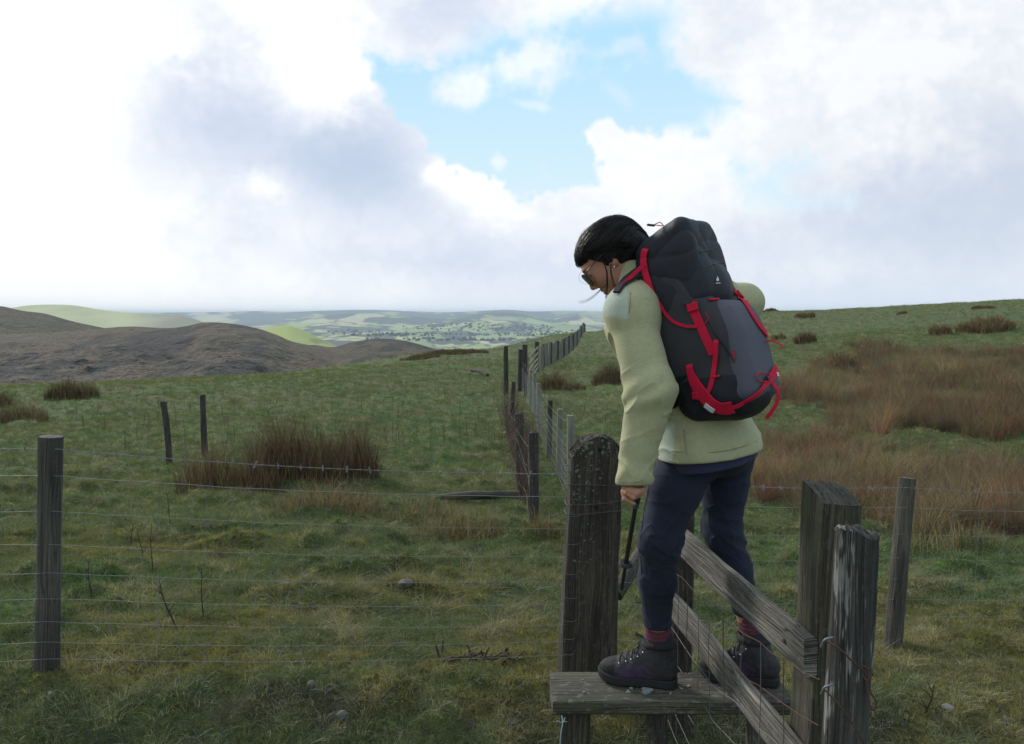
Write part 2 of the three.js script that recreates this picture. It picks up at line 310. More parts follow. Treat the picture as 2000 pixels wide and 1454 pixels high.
hill('pasture_hill', 'pale grassy far hill with a long smooth top', -120, 520, 120, 620, 1000, [[-120, 720], [520, 720]], [[-120, 625], [0, 608], [35, 600], [70, 596], [140, 596], [180, 602], [230, 609], [300, 613], [345, 615], [372, 621], [400, 630], [440, 646], [520, 680]], 50, lumps(3, 110),
  (x, D, u) => mix3(srgb(150, 156, 122), srgb(122, 124, 112), sstep(230, 330, u)).map((q) => q * (1 + 0.35 * fbm(x / 50, 2, D / 100, 4))), 0.8);  // sunlit left end and shaded right end painted into the grass colour
hill('pasture_hill', 'bright lime green pointed hill in the valley', 450, 740, 90, 1250, 1700, [[450, 740], [740, 740]], [[450, 676], [490, 655], [520, 642], [548, 637], [566, 636], [590, 644], [622, 660], [655, 675], [690, 690], [740, 710]], 50, lumps(3, 90),
  (x, D) => mix3(srgb(138, 150, 76), srgb(106, 114, 58), sstep(0.05, 0.4, fbm(x / 50, 4, D / 110, 4))), 0.85);
const valley = hill('valley_land', 'hedged green farmland in the hazy valley', 330, 1330, 220, 2300, 4600, [[330, 735], [1330, 735]], [[330, 668], [470, 652], [560, 648], [640, 650], [720, 653], [800, 650], [880, 655], [960, 662], [1020, 655], [1100, 646], [1180, 648], [1330, 660]], 110, lumps(9, 300), fields(190, 0.03), 0.9);
const patchwork = hill('far_hill', 'sunlit patchwork hill across the valley', 330, 1330, 220, 4700, 6800, [[330, 680], [1330, 680]], [[330, 646], [430, 642], [520, 636], [600, 630], [700, 634], [800, 637], [860, 628], [920, 624], [1000, 627], [1050, 634], [1120, 634], [1200, 640], [1330, 640]], 90, lumps(16, 500), fields(300, 0.09), 0.85);
hill('far_hill', 'long blue grey hill range closing the valley', 330, 1400, 220, 6900, 8600, [[330, 650], [1400, 650]], [[330, 642], [430, 635], [520, 630], [600, 621], [650, 615], [700, 611.5], [740, 611.5], [790, 616], [850, 622], [900, 620], [935, 614], [985, 610.5], [1012, 613], [1040, 618], [1075, 623], [1110, 617], [1150, 618], [1200, 623], [1400, 632]], 60, lumps(6, 700), fields(430, 0.0), 0.85);
hill('far_hill', 'faint most distant ridge on the horizon', -900, 2300, 420, 10400, 12400, [[-900, 640], [2300, 640]], [[-900, 611], [200, 610.6], [330, 610.8], [430, 609.6], [500, 608], [560, 609.4], [640, 607], [720, 605.5], [800, 608], [870, 610], [930, 608], [990, 605.5], [1040, 608.6], [1100, 607.6], [1180, 608.6], [1400, 610], [2300, 611]], 30, lumps(5, 900), fields(600, -0.04), 0.9);
{
  const g = new THREE.CircleGeometry(13500, 128); g.rotateX(-Math.PI / 2); g.translate(0, -260, 0);
  tag(mesh('lowland', g, std(srgb(110, 122, 84), 1)), 'low green country far below the hills', null, null, 'structure');
}
console.log('hills', Math.round(performance.now()));

// ------------------------------------------------------------------ placing things on the ground
// fall per metre of the line of sight through row v, and how far across column u lies D metres out on it
const below = (v) => Math.tan(Math.atan((v - 727) / FOCAL) + PITCH), across = (u, v, D) => (u - 1000) / FOCAL * D * (Math.cos(PITCH) + below(v) * Math.sin(PITCH));
// the ground point seen at (u, v)
function standAt(u, v) {
  const k = below(v), f = (d) => EYE - k * d - smoothGround(across(u, v, d), -d); let D = 2.2;
  while (D < 160 && f(D) > 0) D *= 1.03;
  for (let a = D / 1.03, b = D, n = 0; n < 9; n++) { D = (a + b) / 2; if (f(D) > 0) a = D; else b = D; }
  const x = across(u, v, D); return V(x, ground(x, -D), -D);
}
function groundAt(u, d) { const x = (u - 1000) / FOCAL * d; return V(x, ground(x, -d), -d); }

// ------------------------------------------------------------------ weathered wood
function wood(light, dark, seed, { lichen = 0, lichenColour = [0.55, 0.58, 0.52], streak = 1, green = 0, flake = 0 } = {}) {
  const h = (s, t) => {
    const warp = 0.05 * loopNoise(s, t, 3, 2, seed + 2, 2);
    const a = loopNoise(s + warp, t, 62, 1.8, seed, 3, 0.7), b = loopNoise(s + warp * 0.5, t, 130, 7, seed + 5, 2, 0.7), c = loopNoise(s, t, 5, 2.2, seed + 9, 4, 0.55);
    const crack = Math.pow(1 - clamp(Math.abs(loopNoise(s + warp, t, 22, 1.1, seed + 4, 3)) * 11), 2);
    return { v: clamp(0.5 + streak * (0.65 * a + 0.35 * b) + 0.75 * c + 0.22 * loopNoise(s, t, 70, 60, seed + 8, 2, 0.7) - 0.5 * crack), crack, c, b };
  };
  const memo = [], TW = 512, TH = 512;
  const map = tex(TW, TH, (s, t) => {
    const q = h(s, t); memo.push(clamp(q.v * 0.75 + 0.2 - q.crack * 0.5)); let k = mix3(dark, light, q.v);
    if (green) k = mix3(k, [0.30, 0.33, 0.20], green * sstep(0, 0.3, loopNoise(s, t, 4, 6, seed + 14, 3)));
    if (flake) k = mix3(k, [0.64, 0.64, 0.62], flake * sstep(0.1, 0.22, loopNoise(s, t, 9, 4, seed + 17, 4, 0.7) + 0.35 * q.b));
    if (lichen) { const l = loopNoise(s, t, 22, 30, seed + 11, 4, 0.6); k = mix3(k, lichenColour, lichen * sstep(0.16, 0.24, l)); }
    return k;
  });
  let mi = 0; const bump = tex(TW, TH, () => memo[mi++], { color: false });
  return std([1, 1, 1], 0.92, { map, bumpMap: bump, bumpScale: 0.005 });
}
const W_ROUND = wood([0.41, 0.39, 0.345], [0.18, 0.17, 0.15], 11, { streak: 0.7 });
const W_FAR = wood([0.56, 0.55, 0.50], [0.36, 0.35, 0.32], 21, { streak: 0.7 });
const W_OLD = wood([0.34, 0.32, 0.29], [0.13, 0.12, 0.11], 31, { lichen: 0.3 });
const W_SLEEPER = wood([0.36, 0.335, 0.29], [0.16, 0.148, 0.13], 41, { lichen: 0.18, streak: 1.1 });
const W_SQUARE = wood([0.35, 0.325, 0.265], [0.14, 0.13, 0.105], 51, { green: 0.5, lichen: 0.15 });
const W_FLAKE = wood([0.31, 0.30, 0.28], [0.10, 0.097, 0.092], 61, { flake: 0.62 });
const W_RAIL = wood([0.58, 0.56, 0.52], [0.20, 0.19, 0.175], 71, { streak: 1.2, lichen: 0.2 });
const W_STEP = wood([0.40, 0.38, 0.335], [0.18, 0.17, 0.15], 81, { streak: 0.9, lichen: 0.35, green: 0.3 });
const W_PALE = wood([0.62, 0.60, 0.52], [0.40, 0.38, 0.32], 91, { streak: 0.7 });
const WIRE = std([0.20, 0.205, 0.215], 0.6, { metalness: 0.3 }), RUST = std(srgb(78, 56, 46), 0.85, { metalness: 0.2 }), OLDWIRE = std([0.12, 0.11, 0.105], 0.7, { metalness: 0.3 });

const roundSection = (r, n = 18) => Array.from({ length: n }, (_, i) => { const a = i / n * Math.PI * 2; return [Math.cos(a) * r, Math.sin(a) * r]; });
function boxSection(w, d, ch = 0.006, per = 9) {
  const out = [], c = [[w / 2, d / 2], [-w / 2, d / 2], [-w / 2, -d / 2], [w / 2, -d / 2]];
  for (let k = 0; k < 4; k++) {
    const [ax, ay] = c[k], [bx, by] = c[(k + 1) % 4], L = Math.hypot(bx - ax, by - ay), dx = (bx - ax) / L, dy = (by - ay) / L;
    for (let i = 0; i < per; i++) { const t = lerp(ch, L - ch, i / (per - 1)); out.push([ax + dx * t, ay + dy * t]); }
  }
  return out;
}
// a length of timber from a to b: section(points in the plane across it), uneven faces, worn end at b
function timber(a, b, section, { rows = 40, rough = 0.004, seed = 1, taper = 1, side = V(1, 0, 0), end = 0.004, endShape = null, bend = 0 } = {}) {
  const axis = b.clone().sub(a), len = axis.length(); axis.normalize();
  const X = side.clone().sub(axis.clone().multiplyScalar(side.dot(axis))).normalize(), Z = axis.clone().cross(X).negate();
  const n = section.length, pos = [], uv = [], idx = []; let per = 0; const along = [0];
  for (let i = 0; i < n; i++) { const p = section[i], q = section[(i + 1) % n]; per += Math.hypot(q[0] - p[0], q[1] - p[1]); along.push(per); }
  const put = (sx, sz, h, u, v) => { const bx = bend * Math.sin(h / len * Math.PI); pos.push(a.x + axis.x * h + X.x * (sx + bx) + Z.x * sz, a.y + axis.y * h + X.y * (sx + bx) + Z.y * sz, a.z + axis.z * h + X.z * (sx + bx) + Z.z * sz); uv.push(u / 0.4 + seed * 0.37, v / 0.9 + seed * 0.21); };
  const topH = (sx, sz) => endShape ? endShape(sx, sz) : 0;
  for (let r = 0; r <= rows; r++) for (let i = 0; i <= n; i++) {
    const [sx, sz] = section[i % n], t = r / rows, m = Math.hypot(sx, sz) || 1, k = lerp(1, taper, t);
    const h = t * len, q = rough * (1.6 * N3(sx * 14 + seed * 3, h * 1.8, sz * 14) + 0.9 * N3(sx * 60 + seed, h * 4.5, sz * 60));
    put(sx * k * (1 + q / m), sz * k * (1 + q / m), h + (t > 0.8 ? (t - 0.8) / 0.2 * topH(sx, sz) : 0), along[i], h);
  }
  for (let r = 0; r < rows; r++) for (let i = 0; i < n; i++) { const p = r * (n + 1) + i, q = p + 1, s = p + n + 1, t = s + 1; idx.push(p, s, q, q, s, t); }
  for (const [at0, h0, dir] of [[rows, len, 1], [0, 0, -1]]) {
    const base = pos.length / 3, rings = 5;
    for (let g = 0; g <= rings; g++) for (let i = 0; i <= n; i++) {
      const [sx, sz] = section[i % n], f = 1 - g / rings, k = (dir > 0 ? taper : 1) * f, h = h0 + dir * (g ? end * (0.6 + 1.8 * N3(sx * f * 50 + seed, 3, sz * f * 50)) : 0) + (dir > 0 ? topH(sx * f, sz * f) : 0);
      put(sx * k, sz * k, h, sx * f, sz * f);
    }
    for (let g = 0; g < rings; g++) for (let i = 0; i < n; i++) { const p = base + g * (n + 1) + i, q = p + 1, s = p + n + 1, t = s + 1; dir > 0 ? idx.push(p, s, q, q, s, t) : idx.push(p, q, s, q, t, s); }
  }
  const g = new THREE.BufferGeometry(); g.setAttribute('position', new THREE.Float32BufferAttribute(pos, 3)); g.setAttribute('uv', new THREE.Float32BufferAttribute(uv, 2)); g.setIndex(idx); g.computeVertexNormals();
  // close the seam of the normals
  const nm = g.attributes.normal;
  for (let r = 0; r <= rows; r++) { const p = r * (n + 1), q = p + n, x = nm.getX(p) + nm.getX(q), y = nm.getY(p) + nm.getY(q), z = nm.getZ(p) + nm.getZ(q), l = Math.hypot(x, y, z) || 1; nm.setXYZ(p, x / l, y / l, z / l); nm.setXYZ(q, x / l, y / l, z / l); }
  return g;
}
function strand(pts, r, mat, name, parent, wav = 0.004, sides = 4) {
  const out = [], L = []; for (let i = 0; i < pts.length - 1; i++) L.push(pts[i].distanceTo(pts[i + 1]));
  for (let i = 0; i < pts.length - 1; i++) { const n = Math.max(2, Math.ceil(L[i] / 0.09)); for (let k = i ? 1 : 0; k <= n; k++) { const t = k / n, p = pts[i].clone().lerp(pts[i + 1], t); p.y -= 0.018 * L[i] * 0.5 * Math.sin(Math.PI * t); p.y += wav * N3(p.x * 7 + pts[0].y * 31, 0, p.z * 7); p.z += wav * N3(p.x * 6, pts[0].y * 17, 3); out.push(p); } }
  return part(name, new THREE.TubeGeometry(new THREE.CatmullRomCurve3(out), out.length * 2, r, sides, false), mat, parent);
}
function barbed(pts, r, mat, name, parent) {
  const geos = [], rng = seeded(77 + Math.round(pts[0].x * 10));
  const line = new THREE.CatmullRomCurve3(pts.flatMap((p, i) => { if (i === pts.length - 1) return [p]; const q = pts[i + 1], n = 12; return Array.from({ length: n }, (_, k) => { const t = k / n, s = p.clone().lerp(q, t); s.y -= 0.012 * p.distanceTo(q) * Math.sin(Math.PI * t); return s; }); }));
  const len = line.getLength(), n = Math.round(len / 0.012);
  for (const ph of [0, Math.PI]) { const P = []; for (let i = 0; i <= n; i++) { const p = line.getPointAt(i / n), a = i / n * len * 70 + ph; p.y += Math.cos(a) * r * 1.1; p.z += Math.sin(a) * r * 1.1; P.push(p); } geos.push(new THREE.TubeGeometry(new THREE.CatmullRomCurve3(P), n, r, 4, false)); }
  for (let s = 0.04; s < len; s += 0.10 + rng() * 0.012) { const p = line.getPointAt(s / len); for (let k = 0; k < 3; k++) { const a = rng() * 6.28, q = V((rng() - 0.5) * 0.016, Math.cos(a) * 0.016, Math.sin(a) * 0.016); geos.push(tube([p.clone().sub(q), p.clone().add(q)], r * 0.9, 1, 4)); } }
  return part(name, merged(geos), mat, parent);
}

// ------------------------------------------------------------------ the wire fence across the view
{
  const leftV = [877, 930, 999, 1064, 1120, 1170, 1215, 1255, 1288], postV = [927, 972, 1033, 1087, 1136, 1181, 1221, 1253, 1280];
  const base = groundAt(92, 3.7);
  const f = thing('wire_fence', 'sheep netting fence with barbed top strand and one smooth round post beside rough grass', 'fence', base);
  const top = at(99, 853, 3.68), foot = at(91, 1345, 3.72);
  part('post', timber(foot, top, roundSection(0.0545, 22), { rows: 60, rough: 0.0022, seed: 2, taper: 0.93, end: 0.002, endShape: (x, z) => -0.02 * (x + z) }), W_ROUND, f);
  const A = (v) => at(-330, 877 - 14 + (v - 877) * 1.06, 3.64), B = (v) => at(98, v, 3.65), C = (v) => at(1128, v, 3.70);
  barbed([A(leftV[0]), B(leftV[0]), C(postV[0])], 0.0013, WIRE, 'barbed_wire', f);
  for (let i = 1; i < 9; i++) strand([A(leftV[i]), B(leftV[i]), C(postV[i])], i === 1 ? 0.0014 : 0.0010, WIRE, 'line_wire', f);
  for (let k = 0; k < 29; k++) {
    const t = (k + 0.4) / 29, pts = [];
    for (let i = 1; i < 9; i++) { const p = A(leftV[i]).lerp(B(leftV[i]), 0), q = t < 0.24 ? A(leftV[i]).lerp(B(leftV[i]), t / 0.24) : B(leftV[i]).lerp(C(postV[i]), (t - 0.24) / 0.76); q.y -= 0.03 * Math.sin(Math.PI * clamp((t - 0.24) / 0.76)); q.x += 0.008 * N3(k * 3.1, i * 1.7, 2); pts.push(q); }
    part('stay_wire', tube(pts, 0.0007, 20, 3), WIRE, f);
  }
}
{
  const base = groundAt(1742, 4.6);
  const f = thing('wire_fence', 'barbed sheep fence with a thin leaning grey post before the brown rushes', 'fence', base);
  part('post', timber(at(1738, 1325, 4.56), at(1772, 934, 4.6), roundSection(0.05, 20), { rows: 50, rough: 0.002, seed: 5, taper: 0.95, end: 0.002 }), W_ROUND, f);
  const a = [932, 976, 1036, 1089, 1137, 1181, 1221, 1251, 1280], b = [953, 992, 1044, 1090, 1131, 1171, 1204, 1231, 1260], c = [961, 998, 1043, 1094, 1127, 1166, 1196, 1222, 1250];
  const A = (i) => at(1165, a[i], 3.78), B = (i) => at(1768 - (b[i] - 953) * 0.09, b[i], 4.54), C = (i) => at(2180, c[i], 4.9);
  barbed([A(0), B(0), C(0)], 0.0013, WIRE, 'barbed_wire', f);
  for (let i = 1; i < 9; i++) strand([A(i), B(i), C(i)], i === 1 ? 0.0014 : 0.0010, WIRE, 'line_wire', f);
  for (let k = 0; k < 22; k++) {
    const t = (k + 0.5) / 22, pts = [];
    for (let i = 1; i < 9; i++) { const q = t < 0.62 ? A(i).lerp(B(i), t / 0.62) : B(i).lerp(C(i), (t - 0.62) / 0.38); q.y -= 0.02 * Math.sin(Math.PI * clamp(t / 0.62)); q.x += 0.008 * N3(k * 3.7, i * 1.3, 5); pts.push(q); }
    part('stay_wire', tube(pts, 0.0007, 20, 3), WIRE, f);
  }
}
// the old sleeper that both fences are strained on
{
  const foot = at(1143, 1345, 3.78), top = at(1166, 850, 3.74);
  const s = thing('sleeper_post', 'massive old sleeper post with lichened rounded top and rusty wire', 'post', groundAt(1150, 3.78));
  const dome = (x, z) => -0.55 * x * x / 0.13 - 0.03 * sstep(0.07, 0.13, Math.abs(x)) + 0.012 * N3(x * 40, 2, z * 40) - 0.014 * Math.abs(N3(x * 16, 5, z * 16));
  const post = part('post', timber(foot, top, boxSection(0.262, 0.135, 0.012, 14), { rows: 90, rough: 0.006, seed: 3, side: V(1, 0, -0.10), taper: 0.93, end: 0.006, endShape: dome }), W_SLEEPER, s);
  const rng = seeded(5), lich = [], X = V(1, 0, -0.1).normalize(), nrm = V(0.1, 0, 1).normalize(), up = top.clone().sub(foot).normalize();
  // lichen crusts, thick near the head
  for (let k = 0; k < 100; k++) {
    const h = Math.pow(rng(), 2.2) * 0.62 + 0.015, w = (rng() - 0.5) * 0.2, p = top.clone().addScaledVector(up, -h - 0.55 * w * w / 0.13).addScaledVector(X, w * (h > 0.3 ? 0.45 : 1) - (h > 0.3 ? 0.05 : 0.01)).addScaledVector(nrm, 0.0645);
    const g = new THREE.IcosahedronGeometry(1, 1), q = g.attributes.position, r = 0.002 + 0.0075 * rng() * (h < 0.2 ? 1 : 0.7);
    for (let i = 0; i < q.count; i++) { const f = 1 + 0.5 * N3(q.getX(i) * 2 + k, q.getY(i) * 2, q.getZ(i) * 2); q.setXYZ(i, q.getX(i) * f * r, q.getY(i) * f * r * 0.8, q.getZ(i) * 0.0014); }
    g.computeVertexNormals(); g.lookAt(nrm); g.translate(p.x, p.y, p.z); lich.push(g);
  }
  part('lichen', merged(lich), std(srgb(104, 105, 98), 1), s).userData.kind = 'stuff';
  // moss along the worn head
  const moss = [];
  for (let k = 0; k < 620; k++) { const x = (rng() - 0.5) * 0.235, z = (rng() - 0.5) * 0.12, p = top.clone().addScaledVector(X, x).addScaledVector(nrm, z).addScaledVector(up, dome(x, z) * 0.98 - 0.002); const g = new THREE.IcosahedronGeometry(0.003 + 0.0045 * rng(), 0); g.scale(1, 0.5 + rng() * 0.6, 1); g.rotateY(rng() * 6); g.translate(p.x, p.y, p.z); moss.push(g); }
  part('moss', merged(moss), std(srgb(52, 50, 42), 1), s).userData.kind = 'stuff';
  // nail holes and wire turns round it
  for (const [u, v] of [[1171, 879], [1165, 992]]) { const g = new THREE.SphereGeometry(0.008, 10, 8); g.scale(1, 1.1, 0.35); const p = at(u, v, 3.665); g.translate(p.x, p.y, p.z); part('nail_hole', g, std([0.006, 0.006, 0.006], 1), s); }
  for (const [v0, v1] of [[939, 945], [980, 974], [998, 992], [914, 913]]) {
    const loop = [], c = at(1160, (v0 + v1) / 2, 3.755);
    for (let k = 0; k <= 40; k++) { const a = k / 40 * Math.PI * 2, cx = Math.sign(Math.cos(a)) * Math.pow(Math.abs(Math.cos(a)), 0.35) * 0.136, cz = Math.sign(Math.sin(a)) * Math.pow(Math.abs(Math.sin(a)), 0.35) * 0.0735; loop.push(V(c.x + cx, c.y + (v1 - v0) / 1550 * 3.7 * -cx * 3.5 + 0.004 * N3(a * 2, v0, 1), c.z + cz - 0.1 * cx)); }
    part('wire_turn', new THREE.TubeGeometry(new THREE.CatmullRomCurve3(loop), 120, 0.0017, 4), OLDWIRE, s);
  }
  for (let k = 0; k < 8; k++) {
    const v = [972, 1005, 1060, 1118, 1165, 1210, 1245, 1275][k], p = at(1112 - k * 2.2 + 4, v, 3.67);
    part('wire_tie', tube([p.clone().add(V(-0.035, 0.012, -0.02)), p.clone().add(V(-0.01, -0.006, 0.004)), p.clone().add(V(0.035, -0.008, 0.008)), p.clone().add(V(0.05, 0.0, 0.006))], 0.0016, 14, 4), OLDWIRE, s);
  }
}
// a pale strut propped against the far side of the sleeper
{
  const a = at(1203, 1163, 3.95), b = at(1335, 940, 4.5);
  tag(mesh('brace_pole', timber(b, a, roundSection(0.036, 16), { rows: 24, rough: 0.002, seed: 8 }), W_ROUND), 'grey round brace pole slanting up behind the hiker', 'pole');
}
// ------------------------------------------------------------------ the stile
const PLANK_Y = EYE - 1.348;
{
  const farP = V(0.722, 0, -3.32), nearP = V(0.862, 0, -2.14);
  const st = thing('stile', 'weathered timber stile with two long rails and a plank step', 'stile', V(0.75, ground(0.75, -2.7), -2.7));
  const sq = part('post', timber(V(nearP.x - 0.035, ground(nearP.x, nearP.z) - 0.3, nearP.z), V(nearP.x + 0.012, EYE - 0.495, nearP.z), boxSection(0.106, 0.17, 0.007, 12), { rows: 90, rough: 0.005, seed: 4, side: V(1, 0, 0.05), end: 0.004, endShape: (x, z) => 0.010 - 0.22 * z * (z > 0 ? 1 : 0.4) - 0.05 * x + 0.003 * N3(x * 60, 1, z * 60) }), W_SQUARE, st);
  sq.userData.label = 'thick square post with rough slanting top';
  part('post', timber(V(farP.x, ground(farP.x, farP.z) - 0.3, farP.z), V(farP.x, EYE - 0.42, farP.z), boxSection(0.085, 0.12, 0.006, 8), { rows: 40, rough: 0.003, seed: 6 }), W_SLEEPER, st);
  const rail = (top, h, thick, seed, zn) => {
    const a = V(0.655, top - h / 2, -3.46), b = V(0.797, top - h / 2 + 0.005, zn);
    return part('rail', timber(a, b, boxSection(h, thick, 0.006, 10), { rows: 110, rough: 0.004, seed, side: V(0, 1, 0), end: 0.003 }), W_RAIL, st);
  };
  rail(EYE - 0.868, 0.108, 0.038, 7, -2.055); rail(EYE - 1.170, 0.100, 0.038, 9, -1.90);
  // nails
  for (const [y, z] of [[EYE - 0.92, -2.17], [EYE - 1.22, -2.15]]) { const g = new THREE.CylinderGeometry(0.0085, 0.0085, 0.006, 12); g.scale(0.6, 1, 1); g.rotateZ(Math.PI / 2); g.translate(0.797 + (z + 2.055) * 0.101 - 0.0205, y, z); g.translate(-0.0, 0, 0); part('nail', g, RUST, st); }
  const pl = part('step', timber(V(0.142, PLANK_Y - 0.026, -2.785), V(0.985, PLANK_Y - 0.026, -2.785), boxSection(0.052, 0.228, 0.006, 12), { rows: 90, rough: 0.003, seed: 10, side: V(0, 1, 0), end: 0.003 }), W_STEP, st);
  for (const [x, seed] of [[0.225, 12], [0.90, 13]]) part('step_leg', timber(V(x, ground(x, -2.75) - 0.3, -2.75), V(x, PLANK_Y - 0.054, -2.75), boxSection(0.105, 0.085, 0.006, 8), { rows: 30, rough: 0.003, seed, side: V(1, 0, 0.2) }), seed === 12 ? W_SQUARE : W_STEP, st);
  part('step_leg', timber(V(0.52, ground(0.52, -2.72) - 0.3, -2.74), V(0.52, PLANK_Y - 0.054, -2.74), boxSection(0.07, 0.09, 0.006, 8), { rows: 30, rough: 0.003, seed: 15, side: V(1, 0, 0.2) }), W_OLD, st);
  // lichen on the step
  const rng = seeded(9), L = [];
  for (const [u, v, r] of [[1265, 1352, 0.018], [1140, 1354, 0.004], [1138, 1330, 0.004], [1232, 1347, 0.008], [1330, 1345, 0.009], [1345, 1342, 0.006], [1225, 1352, 0.01], [1310, 1356, 0.006]]) {
    const D = (EYE - PLANK_Y) / below(v), x = across(u, v, D);
    for (let k = 0; k < (r > 0.01 ? 14 : 4); k++) { const g = new THREE.CylinderGeometry(r * (0.3 + 0.4 * rng()), r * (0.35 + 0.4 * rng()), 0.0028, 7); g.translate(x + (rng() - 0.5) * r * 1.6, PLANK_Y + 0.0022 + 0.0004 * k, -D + (rng() - 0.5) * r * 1.4); L.push(g); }
  }
  part('lichen', merged(L), std(srgb(126, 132, 130), 1), st).userData.kind = 'stuff';
}
// rusty netting along the stile on its flaking post
{
  const top = at(1674, 1040, 1.84), foot = at(1634, 1560, 1.82); foot.y = ground(foot.x, foot.z) - 0.2;
  const n = thing('netting_fence', 'rough flaking post beside the stile carrying sagging rusty sheep netting', 'fence', V(foot.x, ground(foot.x, foot.z), foot.z));
  part('post', timber(foot, top, Array.from({ length: 26 }, (_, i) => { const a = i / 26 * Math.PI * 2; return [Math.cos(a) * 0.051, Math.sin(a) * 0.048 * (Math.sin(a) > 0 ? 0.8 : 1)]; }), { rows: 100, rough: 0.006, seed: 14, taper: 0.97, end: 0.008, endShape: (x, z) => 0.014 * N3(x * 40, 4, z * 40) - 0.14 * x }), W_FLAKE, n);
  const far = (y) => V(0.63, EYE - y, -3.36), mid = (y, s) => V(0.685 - 0.012, EYE - y - s, -2.55), nr = (y) => V(0.742, EYE - y, -1.845);
  const hs = [0.80, 0.885, 1.00, 1.12, 1.25, 1.38, 1.50, 1.62], fs = [0.93, 1.04, 1.16, 1.27, 1.38, 1.48, 1.57, 1.66];
  const lines = hs.map((y, i) => [far(fs[i]), mid((y + fs[i]) / 2, 0.02 + 0.006 * i), nr(y)]);
  lines.forEach((p, i) => { if (i) strand(p, 0.0017, i < 3 ? RUST : OLDWIRE, 'line_wire', n, 0.02); });
  for (let k = 0; k < 11; k++) { const t = (k + 0.6) / 11, pts = lines.slice(1).map((p, i) => { const q = t < 0.55 ? p[0].clone().lerp(p[1], t / 0.55) : p[1].clone().lerp(p[2], (t - 0.55) / 0.45); q.z += 0.03 * N3(k * 2.3, i * 0.9, 3); q.x += 0.012 * N3(k * 1.3, i * 1.9, 7); return q; }); part('stay_wire', tube(pts, 0.0013, 28, 4), k % 3 ? OLDWIRE : RUST, n); }
  for (const v of [1253, 1345]) { const p = at(1617, v, 1.795); part('staple', tube([p.clone().add(V(-0.012, -0.016, -0.006)), p.clone().add(V(-0.01, 0.006, 0.008)), p.clone().add(V(0.004, 0.012, 0.010)), p.clone().add(V(0.014, 0.006, -0.006))], 0.0028, 16, 6), std([0.17, 0.18, 0.20], 0.6, { metalness: 0.6 }), n); }
  const w = (u, v, d) => at(u, v, d);
  part('tie_wire', tube([w(1612, 1251, 1.80), w(1640, 1268, 1.775), w(1665, 1292, 1.77), w(1686, 1311, 1.785), w(1697, 1330, 1.79), w(1700, 1352, 1.79), w(1712, 1372, 1.79), w(1705, 1390, 1.79), w(1697, 1366, 1.80), w(1690, 1320, 1.81)], 0.0024, 60, 5), RUST, n);
  part('tie_wire', tube([w(1608, 1345, 1.80), w(1634, 1372, 1.775), w(1662, 1408, 1.77), w(1684, 1446, 1.775), w(1700, 1478, 1.79)], 0.0022, 40, 5), RUST, n);
  part('tie_wire', tube([w(1684, 1300, 1.785), w(1702, 1312, 1.78), w(1696, 1330, 1.78), w(1686, 1318, 1.79), w(1700, 1305, 1.79), w(1706, 1322, 1.79)], 0.002, 40, 5), RUST, n);
}
